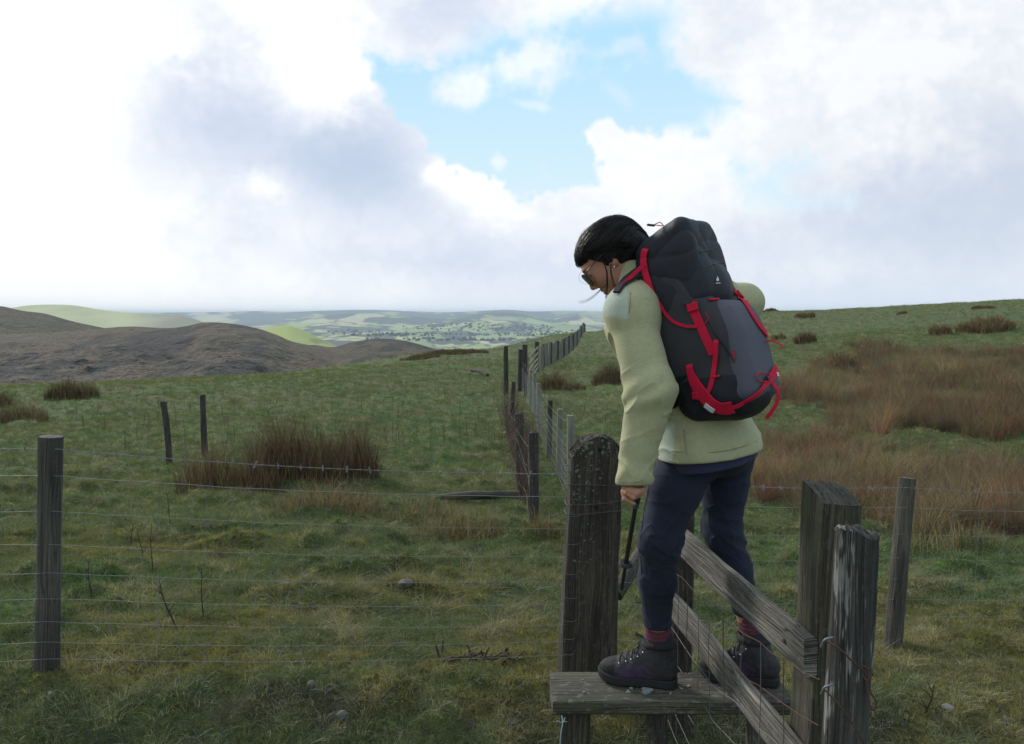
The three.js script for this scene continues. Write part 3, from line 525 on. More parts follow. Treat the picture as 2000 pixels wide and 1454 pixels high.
// ------------------------------------------------------------------ the long fence over the ridge
{
  const line = [[1119, 9.6], [1093, 12.6], [1073, 14.9], [1055, 18], [1044, 21], [1035, 23.6], [1027, 26], [1019, 28.5]], rest = [[1057, 37.2], [1062, 38.7], [1069, 39.8], [1076, 41], [1083, 42.2], [1089, 43.4], [1095, 44.8], [1101, 46.2], [1106, 47.8], [1111, 49.5], [1115, 51.5], [1119, 53.6], [1123, 56.5], [1127, 60], [1131, 65], [1135, 71], [1138, 79], [1141, 88], [1143, 97]];
  const build = (list, label, r) => {
    if (list[0][1] > 30) list = list.flatMap(([u, d], i) => i < list.length - 1 ? [[u, d], [(u + list[i + 1][0]) / 2, (d + list[i + 1][1]) / 2]] : [[u, d]]);
    const p0 = groundAt(...list[0]), f = thing('stock_fence', label, 'fence', p0), rng = seeded(list.length), feet = list.map(([u, d]) => groundAt(u, d));
    feet.forEach((p, i) => part('post', timber(p.clone().add(V(0, -0.2, 0)), p.clone().add(V((rng() - 0.5) * 0.07, 1.08 + 0.08 * rng(), (rng() - 0.5) * 0.06)), roundSection(r, 10), { rows: 8, rough: 0.004, seed: i + 30, taper: 0.95 }), i % 4 === 2 ? W_OLD : W_FAR, f));
    for (const h of [1.05, 0.85, 0.72, 0.58, 0.45, 0.32, 0.2, 0.1]) part('line_wire', new THREE.TubeGeometry(new THREE.CatmullRomCurve3(feet.flatMap((p, i) => i < feet.length - 1 ? [p.clone().add(V(-0.04, h, 0)), p.clone().lerp(feet[i + 1], 0.5).add(V(-0.04, h - 0.01, 0))] : [p.clone().add(V(-0.04, h, 0))])), feet.length * 4, 0.0022, 3), WIRE, f);
    if (list[0][1] < 20) for (let i = 0; i < feet.length - 1; i++) { const n = Math.round(feet[i].distanceTo(feet[i + 1]) / 0.16); const g = []; for (let k = 1; k < n; k++) { const q = feet[i].clone().lerp(feet[i + 1], k / n); g.push(tube([q.clone().add(V(-0.04, 0.1, 0)), q.clone().add(V(-0.04, 0.85, 0))], 0.0014, 1, 3)); } const m = part('netting', merged(g), WIRE, f); m.userData.kind = 'stuff'; }
    return f;
  };
  build(line, 'pale grey post and netting fence running down to the gate', 0.05);
  build(rest, 'long row of small fence posts climbing over the ridge', 0.06);
  // the field gate
  const a = groundAt(1026, 29.5), b = groundAt(1050, 35.5), g = thing('field_gate', 'pale five bar gate in the long fence', 'gate', a), dir = b.clone().sub(a);
  for (const h of [0.22, 0.42, 0.64, 0.88, 1.14]) part('bar', timber(a.clone().add(V(0.12, h, 0)), b.clone().add(V(0.02, h, 0)), boxSection(0.085, 0.03, 0.004, 3), { rows: 6, rough: 0.002, seed: h * 10, side: V(0, 1, 0) }), W_PALE, g);
  for (const t of [0.06, 0.5, 0.97]) { const q = a.clone().addScaledVector(dir, t); part('upright', timber(q.clone().add(V(0.06, 0.16, 0)), q.clone().add(V(0.06, 1.2, 0)), boxSection(0.07, 0.03, 0.004, 3), { rows: 4, rough: 0.002, seed: t * 7 }), W_PALE, g); }
  const gp = [[1024, 29.2, 1.62, 'tall dark straining post at the latch side of the gate'], [1016, 27.8, 1.5, 'thick weathered post beside the tall gate post'], [1048, 36.3, 1.45, 'dark post on which the pale gate hangs']];
  gp.forEach(([u, d, h, label], i) => { const q = groundAt(u, d); tag(mesh('gate_post', timber(q.clone().add(V(0, -0.2, 0)), q.clone().add(V(0.02, h, 0)), roundSection(0.10, 12), { rows: 10, rough: 0.008, seed: 60 + i }), W_OLD), label, 'post'); });
}
// the older broken fence beside it
{
  const f = thing('old_fence', 'decaying dark fence posts strung with slack old wire', 'fence', groundAt(1046, 7.4)), rng = seeded(12);
  const L = [[1049, 7.3, 1.0, -0.03], [1036, 8.6, 0.92, 0.02], [1020, 10.4, 1.05, -0.05], [1012, 12.6, 0.95, 0.05], [1004, 15.5, 1.0, -0.03], [998, 19, 1.05, 0.06]];
  L.forEach(([u, d, h, lean], i) => { const p = groundAt(u, d); part('post', timber(p.clone().add(V(0, -0.2, 0)), p.clone().add(V(lean, h, 0.02)), roundSection(0.052, 14), { rows: 24, rough: 0.010, seed: 80 + i, taper: 0.86, end: 0.012, bend: 0.012 * (i % 2 ? 1 : -1) }), W_OLD, f); });
  for (const h of [0.25, 0.5, 0.72, 0.88]) part('slack_wire', tube(L.flatMap(([u, d, ph], i) => { const p = groundAt(u, d).add(V(-0.06 + (rng() - 0.5) * 0.1, h * ph + (rng() - 0.5) * 0.1, 0)); return [p]; }), 0.0022, 60, 3), OLDWIRE, f);
  const p = groundAt(988, 26.4); tag(mesh('tall_post', timber(p.clone().add(V(0, -0.2, 0)), p.clone().add(V(0.0, 1.62, 0)), roundSection(0.095, 14), { rows: 24, rough: 0.012, seed: 91, taper: 0.8, end: 0.02 }), W_OLD), 'lone tall grey post standing on the grass near the gate', 'post');
  // dead reddish bramble and bracken caught in it
  const g = [], r2 = seeded(14);
  for (let k = 0; k < 520; k++) {
    const d = 9.2 + 10.5 * Math.pow(r2(), 1.2), u = lerp(1026, 994, sstep(9, 20, d)) + (r2() - 0.5) * 16, q = groundAt(u, d), h = 0.35 + 0.75 * r2(), a = r2() * 6.28;
    g.push(tapered([q, q.clone().add(V(Math.cos(a) * 0.06, h * 0.5, Math.sin(a) * 0.1)), q.clone().add(V(Math.cos(a) * 0.16, h, Math.sin(a) * 0.3)), q.clone().add(V(Math.cos(a) * 0.3, h * (0.75 + 0.3 * r2()), Math.sin(a) * 0.5))], 0.005, 0.002, 5, 3));
  }
  tag(mesh('dead_bramble', merged(g), std(srgb(82, 66, 56), 1)), 'tangle of reddish dead bramble along the decaying fence', 'bramble');
}
// two lone posts in the field
[[331, 912, 788, -0.07, 0.02, 'crooked dark post standing alone, leaning, lower of the lone pair'], [401, 890, 772, -0.02, -0.01, 'straight dark post standing alone, taller of the lone pair']].forEach(([u, v, v1, lean, bend, label], i) => {
  const p = standAt(u, v), h = (v - v1) / FOCAL * -p.z;
  tag(mesh('lone_post', timber(p.clone().add(V(0, -0.2, 0)), p.clone().add(V(lean, h, 0)), roundSection(0.056, 14), { rows: 26, rough: 0.007, seed: 100 + i, taper: 0.9, end: 0.015, bend }), W_OLD), label, 'post');
});
// ------------------------------------------------------------------ logs, stones, sticks
function log(a, b, r, label, seed, mat = W_OLD) { tag(mesh('fallen_log', timber(a, b, roundSection(r, 14), { rows: 30, rough: 0.012, seed, taper: 0.7, side: V(0, 1, 0.1), bend: r * 0.8 }), mat), label, 'log'); }
{ const a = standAt(1022, 985), b = standAt(780, 990); a.y += 0.10; b.y += 0.02; log(a, b, 0.055, 'long grey fallen log lying in pale grass by the decaying fence', 120, W_ROUND); }
{ const a = standAt(952, 737), b = standAt(921, 732); a.y += 0.05; b.y += 0.22; log(a, b, 0.10, 'short dark log on the open field before the tall post', 121); }
{ const p = standAt(688, 852); tag(mesh('tree_stump', timber(p.clone().add(V(0, -0.1, 0)), p.clone().add(V(0.03, 0.13, 0)), roundSection(0.07, 12), { rows: 8, rough: 0.03, seed: 131, taper: 0.35 }), W_OLD), 'small dark jagged stump beyond the brown rushes', 'stump'); }
function stone(u, v, w, h, rgb, label, seed) {
  const p = standAt(u, v), s = w / FOCAL * -p.z / 2, g = new THREE.IcosahedronGeometry(1, 4), q = g.attributes.position;
  for (let i = 0; i < q.count; i++) { const x = q.getX(i), y = q.getY(i), z = q.getZ(i), f = 1 + 0.28 * N3(x * 1.3 + seed, y * 1.3, z * 1.3) + 0.08 * N3(x * 5 + seed, y * 5, z * 5); q.setXYZ(i, x * f * s, y * f * s * h, z * f * s * 0.8); }
  const k = mergeVertices(noUv(g)); k.computeVertexNormals(); k.translate(p.x, p.y + s * h * 0.35, p.z);
  tag(mesh('stone', k, std(rgb, 0.95)), label, 'stone');
}
stone(668, 1394, 23, 0.75, [0.126, 0.126, 0.108], 'angular grey stone in the grass at the foot of the bank', 1);
stone(998, 1408, 34, 0.45, [0.102, 0.102, 0.085], 'flat mossy grey stone beside the plank step', 2);
stone(793, 1168, 32, 0.5, [0.090, 0.090, 0.080], 'rough dark grey stone in short turf behind the netting', 3);
stone(795, 1131, 14, 0.6, [0.198, 0.198, 0.188], 'tiny pale stone just above the rough dark stone', 4);
stone(607, 1337, 15, 1.0, [0.168, 0.162, 0.131], 'small upright tan stone on the brow of the bank', 5);
stone(1851, 1386, 26, 0.5, [0.228, 0.228, 0.211], 'pale stone on the grass past the flaking post', 6);
stone(100, 1362, 15, 0.9, [0.240, 0.240, 0.234], 'pale pebble at the foot of the smooth round post', 7);
function stem(u, v, v1, du, label, seed, mat, thick = 0.0042) {
  const p = standAt(u, v), D = -p.z, h = (v - v1) / FOCAL * D, dx = du / FOCAL * D, rng = seeded(seed), g = [];
  const q = (t, o = 0) => p.clone().add(V(dx * t + 0.012 * N3(t * 3, seed, 0) + o, h * t - 0.02 * (1 - t), 0.03 * N3(t * 2, 3, seed)));
  g.push(tapered([q(0), q(0.33), q(0.66), q(1)], thick, thick * 0.45, 10, 5));
  for (let k = 0; k < 5; k++) { const t = 0.25 + 0.7 * rng(), s = rng() > 0.5 ? 1 : -1, b = q(t); g.push(tapered([b, b.clone().add(V(s * 0.012, 0.02, 0.01 * (rng() - 0.5))), b.clone().add(V(s * (0.02 + 0.03 * rng()), 0.03 + 0.03 * rng(), 0.02 * (rng() - 0.5)))], thick * 0.5, thick * 0.25, 4, 4)); }
  tag(mesh('dead_thistle', merged(g), mat), label, 'stem', 'dead thistle stems in the turf');
}
const STEM = std(srgb(60, 50, 42), 1);
stem(299, 1124, 1022, 0, 'tall straight dead thistle stem in the near turf', 1, STEM); stem(177, 1184, 1086, -3, 'dead thistle stem near the smooth round post', 2, STEM);
stem(347, 1236, 1140, -34, 'thick dead stem leaning over mossy turf', 3, STEM, 0.006); stem(397, 1216, 1116, 0, 'dead stem with a fork, beside the leaning one', 4, STEM);
stem(258, 1068, 1032, 0, 'short dead stem behind the tall straight one', 5, STEM); stem(280, 1095, 1028, -9, 'slightly bent dead stem by the short one', 6, STEM);
stem(333, 1043, 975, -5, 'dead branching stem before the brown rushes', 7, STEM); stem(1808, 1404, 1335, 16, 'short dark stick upright in grass past the flaking post', 8, STEM, 0.006);
stem(1138, 815, 778, 6, 'thin dead stem by the pale netting fence', 9, STEM, 0.006); stem(1181, 835, 797, 6, 'dead stem standing behind the sleeper post', 10, STEM, 0.006);
{ const a = at(1097, 1398, 2.66), P = [a, at(1099, 1412, 2.65), at(1096, 1430, 2.65), at(1094, 1454, 2.66), at(1092, 1500, 2.66)]; const g = [tube(P, 0.0022, 30, 5)]; for (const [x, y] of [[1086, 1409], [1108, 1411], [1104, 1402]]) g.push(tapered([at(1098, 1413, 2.65), at((1098 + x) / 2, 1410, 2.645), at(x, y, 2.65)], 0.0018, 0.001, 6, 4)); tag(mesh('twine', merged(g), std(srgb(150, 165, 168), 1)), 'frayed pale blue twine hanging from the plank step', 'twine'); }
// roots and stubs along the brow of the bank
{
  const rng = seeded(61), g = [];
  for (let k = 0; k < 15; k++) { const u = 860 + 165 * rng(), p = standAt(u, 1288 + 34 * (rng() - 0.5)), h = 0.02 + 0.07 * rng() * rng(), s = (rng() - 0.5) * 0.06; g.push(tapered([p.clone().add(V(0, -0.02, 0)), p.clone().add(V(s * 0.6, h * 0.5, 0)), p.clone().add(V(s, h, 0.01))], 0.006 + 0.005 * rng(), 0.004, 6, 6)); }
  for (let k = 0; k < 8; k++) { const p = standAt(880 + 130 * rng(), 1296), a = (rng() - 0.5) * 0.3; g.push(tapered([p.clone().add(V(-0.06, 0.0, 0)), p.clone().add(V(0, 0.035, 0.02)), p.clone().add(V(0.05, 0.02 + a * 0.1, 0)), p.clone().add(V(0.1, 0.045, -0.01))], 0.007, 0.003, 10, 5)); }
  tag(mesh('heather_roots', merged(g), std(srgb(66, 60, 54), 1)), 'broken dark heather roots on the brow of the bank', 'roots');
}
console.log('things', Math.round(performance.now()));

// ------------------------------------------------------------------ blades
// one tuft: n blades that rise from a small disc, each a tapering bent ribbon
function tuftGeo(n, r, h, bend, w, seed, seg = 3) {
  const rng = seeded(seed), pos = [], nor = [], idx = [];
  for (let k = 0; k < n; k++) {
    const a = rng() * 6.283, q = Math.sqrt(rng()) * r, bx = Math.cos(a) * q, bz = Math.sin(a) * q, dir = a + (rng() - 0.5) * 2.2, L = h * (0.55 + 0.6 * rng()), B = bend * (0.3 + rng()), f = rng() * 6.283, wx = Math.cos(f) * w, wz = Math.sin(f) * w, base = pos.length / 3;
    for (let i = 0; i <= seg; i++) { const t = i / seg, o = B * t * t * L, y = L * t * (1 - 0.35 * B * t), cx = bx + Math.cos(dir) * o, cz = bz + Math.sin(dir) * o, s = (1 - t * 0.85) * 0.5; pos.push(cx - wx * s, y, cz - wz * s, cx + wx * s, y, cz + wz * s); const ny = 0.55, l = Math.hypot(1, ny); for (let e = 0; e < 2; e++) nor.push(-Math.sin(f) / l, ny / l, Math.cos(f) / l); }
    for (let i = 0; i < seg; i++) { const p = base + i * 2; idx.push(p, p + 1, p + 2, p + 1, p + 3, p + 2); }
  }
  const g = new THREE.BufferGeometry(); g.setAttribute('position', new THREE.Float32BufferAttribute(pos, 3)); g.setAttribute('normal', new THREE.Float32BufferAttribute(nor, 3)); g.setIndex(idx); return g;
}
const BLADE = new THREE.MeshPhysicalMaterial({ roughness: 1, side: THREE.DoubleSide, transmission: 0.35, thickness: 0 });
function scatter(name, label, geo, list, mat = BLADE) {
  const m = new THREE.InstancedMesh(geo, mat, list.length), M = new THREE.Matrix4(), Q = new THREE.Quaternion(), E = new THREE.Euler(), S = V(1, 1, 1), C = new THREE.Color();
  list.forEach((o, i) => { E.set(o.tx ?? 0, o.turn, o.tz ?? 0); Q.setFromEuler(E); S.set(o.s, o.s * (o.sy ?? 1), o.s); M.compose(o.p, Q, S); m.setMatrixAt(i, M); C.setRGB(...o.c); m.setColorAt(i, C); });
  m.name = numbered(name); shade(m); scene.add(m); tag(m, label, null, null, 'stuff'); return m;
}
{
  const rng = seeded(2024), lists = [[], [], [], []];
  const put = (x, z, s) => {
    const t = turf(x, z), y = ground(x, z) - 0.004, p = V(x, y, z), k = 0.75 + 0.6 * rng();
    let c = turfColour(x, z); const r = rng(); let which = r < 0.45 ? 0 : r < 0.9 ? 1 : 2;
    if (t.straw > 0.3 && rng() < 0.45 * t.straw) { which = 2; c = mix3(c, [0.36, 0.33, 0.17], 0.65); }
    else if (rng() < 0.10) c = mix3(c, [0.31, 0.27, 0.13], 0.7);
    if (t.moss > 0.4 && rng() < 0.5) { which = 3; c = mix3(c, [0.21, 0.175, 0.028], 0.5); }
    lists[which].push({ p, turn: rng() * 6.28, s: s * (0.65 + 0.7 * rng()), sy: which === 2 ? 1 : 0.8 + 0.5 * rng(), c: c.map((q) => q * k * 1.3), tx: (rng() - 0.5) * 0.5, tz: (rng() - 0.5) * 0.5 });
  };
  const band = (z0, z1, perM2, s) => { const A = (z1 - z0) * 0.5 * (z0 + z1) * 1.42, n = A * perM2; for (let i = 0; i < n; i++) { const D = Math.sqrt(lerp(z0 * z0, z1 * z1, rng())), x = (rng() - 0.5) * 1.42 * D; put(x, -D, s); } };
  band(2.6, 4.5, 2200, 0.9); band(4.5, 7, 1300, 1.0); band(7, 12, 520, 1.25); band(12, 22, 160, 1.7); band(22, 45, 40, 2.4); band(45, 100, 5, 3.4);
  const geos = [tuftGeo(16, 0.022, 0.036, 0.9, 0.0032, 1), tuftGeo(14, 0.03, 0.048, 1.2, 0.0028, 2), tuftGeo(12, 0.025, 0.085, 1.5, 0.0024, 3, 4), tuftGeo(40, 0.03, 0.018, 0.6, 0.0045, 4, 2)];
  ['short green sheep-grazed grass', 'soft green turf grass in loose tufts', 'pale straw-coloured dead grass blades', 'low yellow-green moss cushions in the turf'].forEach((l, i) => scatter(['grass', 'grass', 'dead_grass', 'moss'][i], l, geos[i], lists[i]));
  console.log('grass', Math.round(performance.now()), lists.map((l) => l.length).join(' '));
}
// grass tussocks that stand out of the grazed turf
{
  const rng = seeded(99), list = [], g = tuftGeo(60, 0.075, 0.12, 1.3, 0.0042, 31, 4);
  for (let k = 0; k < 3400; k++) { const D = 4.6 + 34 * Math.pow(rng(), 1.5), x = (rng() - 0.5) * 1.42 * D, z = -D; if (fbm(x * 0.5, 6.1, z * 0.6, 3) < -0.05) continue; const c = rng() < 0.45 ? mix3(turfColour(x, z), [0.30, 0.26, 0.13], 0.6) : turfColour(x, z).map((q) => q * 1.25); list.push({ p: V(x, ground(x, z) - 0.015, z), turn: rng() * 6.28, s: 0.5 + 0.8 * rng() + D * 0.008, sy: 0.6 + 0.5 * rng(), c, tx: 0.3 * (rng() - 0.5), tz: 0.3 * (rng() - 0.5) }); }
  scatter('grass', 'shaggy pale and green tussocks dotted over the turf', g, list);
}
// ------------------------------------------------------------------ rushes
const RUSTY = srgb(110, 84, 54), TAN = srgb(156, 138, 92), DARKR = srgb(74, 60, 42), OLV = srgb(92, 92, 56);
const rushGeo = [tuftGeo(46, 0.14, 0.62, 0.55, 0.0085, 21, 4), tuftGeo(46, 0.16, 0.50, 0.9, 0.0085, 22, 4), tuftGeo(40, 0.18, 0.42, 1.5, 0.008, 23, 4)];
const insidePoly = (x, y, P) => { let c = false; for (let i = 0, j = P.length - 1; i < P.length; j = i++) if ((P[i][1] > y) !== (P[j][1] > y) && x < (P[j][0] - P[i][0]) * (y - P[i][1]) / (P[j][1] - P[i][1]) + P[i][0]) c = !c; return c; };
{
  const S1 = [[1515, 752], [1560, 725], [1640, 700], [1690, 682], [1730, 678], [1770, 705], [1850, 700], [1960, 705], [2080, 700], [2080, 872], [1900, 858], [1800, 836], [1720, 855], [1650, 840], [1600, 806], [1540, 790]];
  const S2 = [[1440, 880], [1520, 862], [1620, 858], [1700, 878], [1790, 890], [1880, 915], [2080, 945], [2080, 1070], [1900, 1046], [1800, 1052], [1690, 1030], [1560, 1010], [1440, 985]];
  const S3 = [[1640, 690], [1700, 668], [1745, 690], [1800, 690], [1960, 690], [2080, 695], [2080, 706], [1700, 706]];
  const rng = seeded(303), lists = [[], [], []];
  const area = (P, n, h, tone) => {
    const us = P.map((p) => p[0]), vs = P.map((p) => p[1]); let k = 0, guard = 0;
    while (k < n && guard++ < n * 40) {
      const u = lerp(Math.min(...us), Math.max(...us), rng()), v = lerp(Math.min(...vs), Math.max(...vs), rng());
      if (!insidePoly(u + 40 * N3(u / 60, v / 30, 1), v + 12 * N3(u / 50, v / 20, 4), P)) continue;
      const p = standAt(u, v); const patch = fbm(p.x * 0.5, 3, p.z * 0.5, 3); if (patch < -0.22) continue;
      k++; const r = rng(); let c = mix3(RUSTY, TAN, clamp(0.22 + 1.4 * patch + (rng() - 0.5) * 0.7)); if (rng() < 0.22) c = mix3(c, DARKR, 0.7); if (rng() < 0.12) c = mix3(c, OLV, 0.7);
      lists[r < 0.4 ? 0 : r < 0.75 ? 1 : 2].push({ p: p.clone().add(V(0, -0.03, 0)), turn: rng() * 6.28, s: h * (0.6 + 0.7 * rng()), c: c.map((q) => q * tone * (0.75 + 0.5 * rng())), tx: 0.1 * (rng() - 0.5), tz: -0.12 + 0.2 * (rng() - 0.5) });
    }
  };
  area(S1, 1900, 0.85, 0.95); area(S2, 1500, 0.72, 1.0); area(S3, 320, 0.8, 0.8);
  ['tall rust-brown rushes covering the slope behind the hiker', 'leaning tawny rushes in the wet ground', 'pale bent-over rush blades between the brown ones'].forEach((l, i) => scatter('rushes', l, rushGeo[i], lists[i]));
}
// clumps that stand by themselves
function clump(u, v, wpx, hpx, tone, label, seed, dense = 1, name = 'rush_clump') {
  const p = standAt(u, v), D = -p.z, R = wpx / FOCAL * D / 2, h = hpx / FOCAL * D, rng = seeded(seed), n = Math.round(clamp(R * R * 4200 * dense, 200, 9000)), pos = [], nor = [], col = [], idx = [];
  for (let k = 0; k < n; k++) {
    const a = rng() * 6.283, q = Math.sqrt(rng()), x = p.x + Math.cos(a) * q * R, z = p.z + Math.sin(a) * q * R * 0.6, y = ground(x, z) - 0.03, L = 1.2 * h * (0.55 + 0.6 * rng()) * (1.05 - 0.45 * q * q) * (1 + 0.45 * N3(x * 3, seed, z * 3)), dir = rng() * 6.283, B = 0.15 + 0.5 * rng() * rng() * (label.includes('tussock') ? 4 : 1), f = rng() * 6.283, w = 0.0028 * Math.max(1, D / 9), base = pos.length / 3;
    const c = mix3(tone, rng() < 0.3 ? TAN : DARKR, 0.65 * rng()).map((e) => e * (0.7 + 0.6 * rng()));
    for (let i = 0; i <= 3; i++) { const t = i / 3, o = B * t * t * L, cx = x + Math.cos(dir) * o, cz = z + Math.sin(dir) * o, s = (1 - 0.8 * t) * w; pos.push(cx - Math.cos(f) * s, y + L * t * (1 - 0.25 * B * t), cz - Math.sin(f) * s, cx + Math.cos(f) * s, y + L * t * (1 - 0.25 * B * t), cz + Math.sin(f) * s); for (let e = 0; e < 2; e++) { nor.push(-Math.sin(f) * 0.87, 0.5, Math.cos(f) * 0.87); col.push(...c); } }
    for (let i = 0; i < 3; i++) { const e = base + i * 2; idx.push(e, e + 1, e + 2, e + 1, e + 3, e + 2); }
  }
  const g = new THREE.BufferGeometry(); g.setAttribute('position', new THREE.Float32BufferAttribute(pos, 3)); g.setAttribute('normal', new THREE.Float32BufferAttribute(nor, 3)); g.setAttribute('color', new THREE.Float32BufferAttribute(col, 3)); g.setIndex(idx); g.translate(-p.x, -p.y, -p.z);
  const m = mesh(name, g, CLUMP); m.position.copy(p); return tag(m, label, 'rushes', 'clumps of rushes on the pasture');
}
const CLUMP = new THREE.MeshStandardMaterial({ roughness: 0.9, side: THREE.DoubleSide, vertexColors: true });
const REDR = srgb(98, 76, 50);
clump(580, 955, 200, 112, REDR, 'tall reddish brown rush clump behind the barbed wire, largest on the field', 1, 1.3);
clump(672, 950, 140, 104, REDR, 'dark red rush clump joined to the largest one', 2, 1.3);
clump(420, 965, 150, 80, mix3(REDR, TAN, 0.25), 'lower brown rush clump beside the two lone posts', 3, 1.2);
clump(505, 968, 100, 76, REDR, 'small brown rush clump between the larger ones', 4, 1.2);
clump(640, 1006, 230, 66, mix3(TAN, OLV, 0.2), 'pale tan grass tussock in front of the red rushes', 5, 1.0, 'grass_tussock');
clump(820, 1020, 150, 44, mix3(TAN, OLV, 0.35), 'straggly pale tussock by the fallen log', 6, 0.8, 'grass_tussock');
clump(900, 1052, 210, 58, mix3(TAN, OLV, 0.3), 'wide pale grass tussock below the fallen log', 7, 0.9, 'grass_tussock');
clump(1062, 1062, 60, 45, mix3(TAN, OLV, 0.3), 'small dry tussock at the foot of the decaying fence', 8, 0.9, 'grass_tussock');
clump(1215, 1130, 70, 60, mix3(TAN, OLV, 0.4), 'thin dry tussock behind the brace pole', 9, 0.7, 'grass_tussock');
clump(1850, 1080, 200, 50, mix3(TAN, OLV, 0.4), 'dry fallen grass tussock at the foot of the thin leaning post', 10, 0.6, 'grass_tussock');
const FARC = [[140, 782, 105, 32, 'dark red rush clump on the brow above the heather basin'], [45, 830, 100, 36, 'wide brown rush clump low on the falling side of the field'], [-5, 795, 60, 30, 'brown rush clump where the field drops to the basin'], [890, 692, 130, 8, 'long low rush patch along the brow by the tall post'], [820, 702, 80, 8, 'low rush patch on the brow before the moorland mound'], [1082, 764, 56, 30, 'brown rush clump beside the pale netting fence'], [1195, 752, 80, 30, 'brown rush clump past the netting fence behind the jacket sleeve'], [1120, 766, 50, 14, 'dull low rush clump in the dip past the netting fence'], [1160, 648, 36, 12, 'dark rush clump on the skyline beside the long fence'], [1572, 672, 46, 20, 'brown rush clump on the green hill beside the backpack'], [1520, 664, 30, 12, 'thin rush clump on the green hill near the sleeve'], [1572, 622, 40, 9, 'flat rush patch high on the green hill'], [1762, 616, 20, 8, 'tiny rush clump near the top of the green hill'], [1836, 656, 46, 18, 'round rush clump on the green hill above the brown slope'], [1925, 650, 110, 24, 'broad dark rush bank on the green hillside'], [1922, 606, 46, 6, 'thin dark rush line just under the hilltop'], [1505, 610, 30, 5, 'low rush tuft on the skyline beside the raised sleeve'], [1640, 722, 60, 26, 'rush clump at the upper corner of the brown slope']];
FARC.forEach(([u, v, w, h, l], i) => clump(u, v, w, h, i % 3 ? mix3(REDR, TAN, 0.3) : mix3(REDR, OLV, 0.3), l, 40 + i, i < 3 ? 0.5 : 0.8));
// dead stems thinly over the field
{
  const rng = seeded(515), list = [];
  for (let k = 0; k < 420; k++) { const u = 120 + 1000 * rng(), v = 700 + 190 * Math.pow(rng(), 1.4), p = standAt(u, v); if (p.z < -75) continue; list.push({ p: p.clone().add(V(0, -0.02, 0)), turn: rng() * 6.28, s: (0.5 + 0.6 * rng()), c: srgb(66, 58, 44), tx: 0.3 * (rng() - 0.5), tz: 0.3 * (rng() - 0.5) }); }
  const g = noUv(merged([tapered([V(0, 0, 0), V(0.01, 0.25, 0), V(0, 0.5, 0.01)], 0.006, 0.003, 4, 3), tapered([V(0.01, 0.25, 0), V(0.05, 0.32, 0.02), V(0.07, 0.4, 0.03)], 0.004, 0.002, 3, 3)]));
  scatter('dead_stalks', 'thin dead thistle stalks dotted over the pasture', g, list, new THREE.MeshStandardMaterial({ roughness: 1 }));
}
// woods and hedgerow trees down in the valley
{
  const rng = seeded(808), list = [];
  const clumps = [[1030, 641, 60, 6, 120], [905, 637, 70, 5, 90], [830, 640, 50, 4, 50], [880, 653, 170, 2.2, 110], [1010, 655, 110, 2, 80], [760, 656, 90, 2, 60], [700, 650, 60, 5, 60], [960, 645, 120, 3, 60], [1080, 650, 60, 4, 70], [850, 664, 150, 3, 90], [970, 665, 100, 2.5, 60]];
  for (const [u, v, rx, ry, n] of clumps) for (let k = 0; k < n * 0.55; k++) {
    const a = rng() * 6.28, q = Math.sqrt(rng()), uu = u + Math.cos(a) * q * rx, vv = v + Math.sin(a) * q * ry;
    const hit = valley(uu, vv) ?? patchwork(uu, vv); if (!hit) continue;
    list.push({ p: hit.clone().add(V(0, 1.5, 0)), turn: rng() * 6, s: 4 + 6 * rng(), c: mix3(srgb(44, 54, 38), srgb(74, 72, 52), rng()) });
  }
  const g = new THREE.IcosahedronGeometry(1, 2), q = g.attributes.position; for (let i = 0; i < q.count; i++) { const f = 1 + 0.35 * N3(q.getX(i) * 2.2, q.getY(i) * 2.2, q.getZ(i) * 2.2); q.setXYZ(i, q.getX(i) * f, q.getY(i) * f * 0.8 + 0.3, q.getZ(i) * f); }
  g.computeVertexNormals(); scatter('far_woods', 'dark woods and hedgerow trees down in the valley', g, list, new THREE.MeshStandardMaterial({ roughness: 1 }));
}
console.log('plants', Math.round(performance.now()));

// ------------------------------------------------------------------ solid shapes from distance fields
const smin = (a, b, k) => { const h = Math.max(k - Math.abs(a - b), 0) / k; return Math.min(a, b) - h * h * k * 0.25; };
const smax = (a, b, k) => -smin(-a, -b, k);
function cone(x, y, z, a, b, r0, r1) { const bx = b.x - a.x, by = b.y - a.y, bz = b.z - a.z, px = x - a.x, py = y - a.y, pz = z - a.z, t = clamp((px * bx + py * by + pz * bz) / (bx * bx + by * by + bz * bz)); return Math.hypot(px - bx * t, py - by * t, pz - bz * t) - lerp(r0, r1, t); }
const ell = (x, y, z, cx, cy, cz, rx, ry, rz) => { const X = x - cx, Y = y - cy, Z = z - cz, k0 = Math.hypot(X / rx, Y / ry, Z / rz), k1 = Math.hypot(X / (rx * rx), Y / (ry * ry), Z / (rz * rz)); return k1 < 1e-9 ? -Math.min(rx, ry, rz) : k0 * (k0 - 1) / k1; };
const rbox = (x, y, z, hx, hy, hz, r) => { const a = Math.abs(x) - hx + r, b = Math.abs(y) - hy + r, c = Math.abs(z) - hz + r; return Math.hypot(Math.max(a, 0), Math.max(b, 0), Math.max(c, 0)) + Math.min(Math.max(a, b, c), 0) - r; };
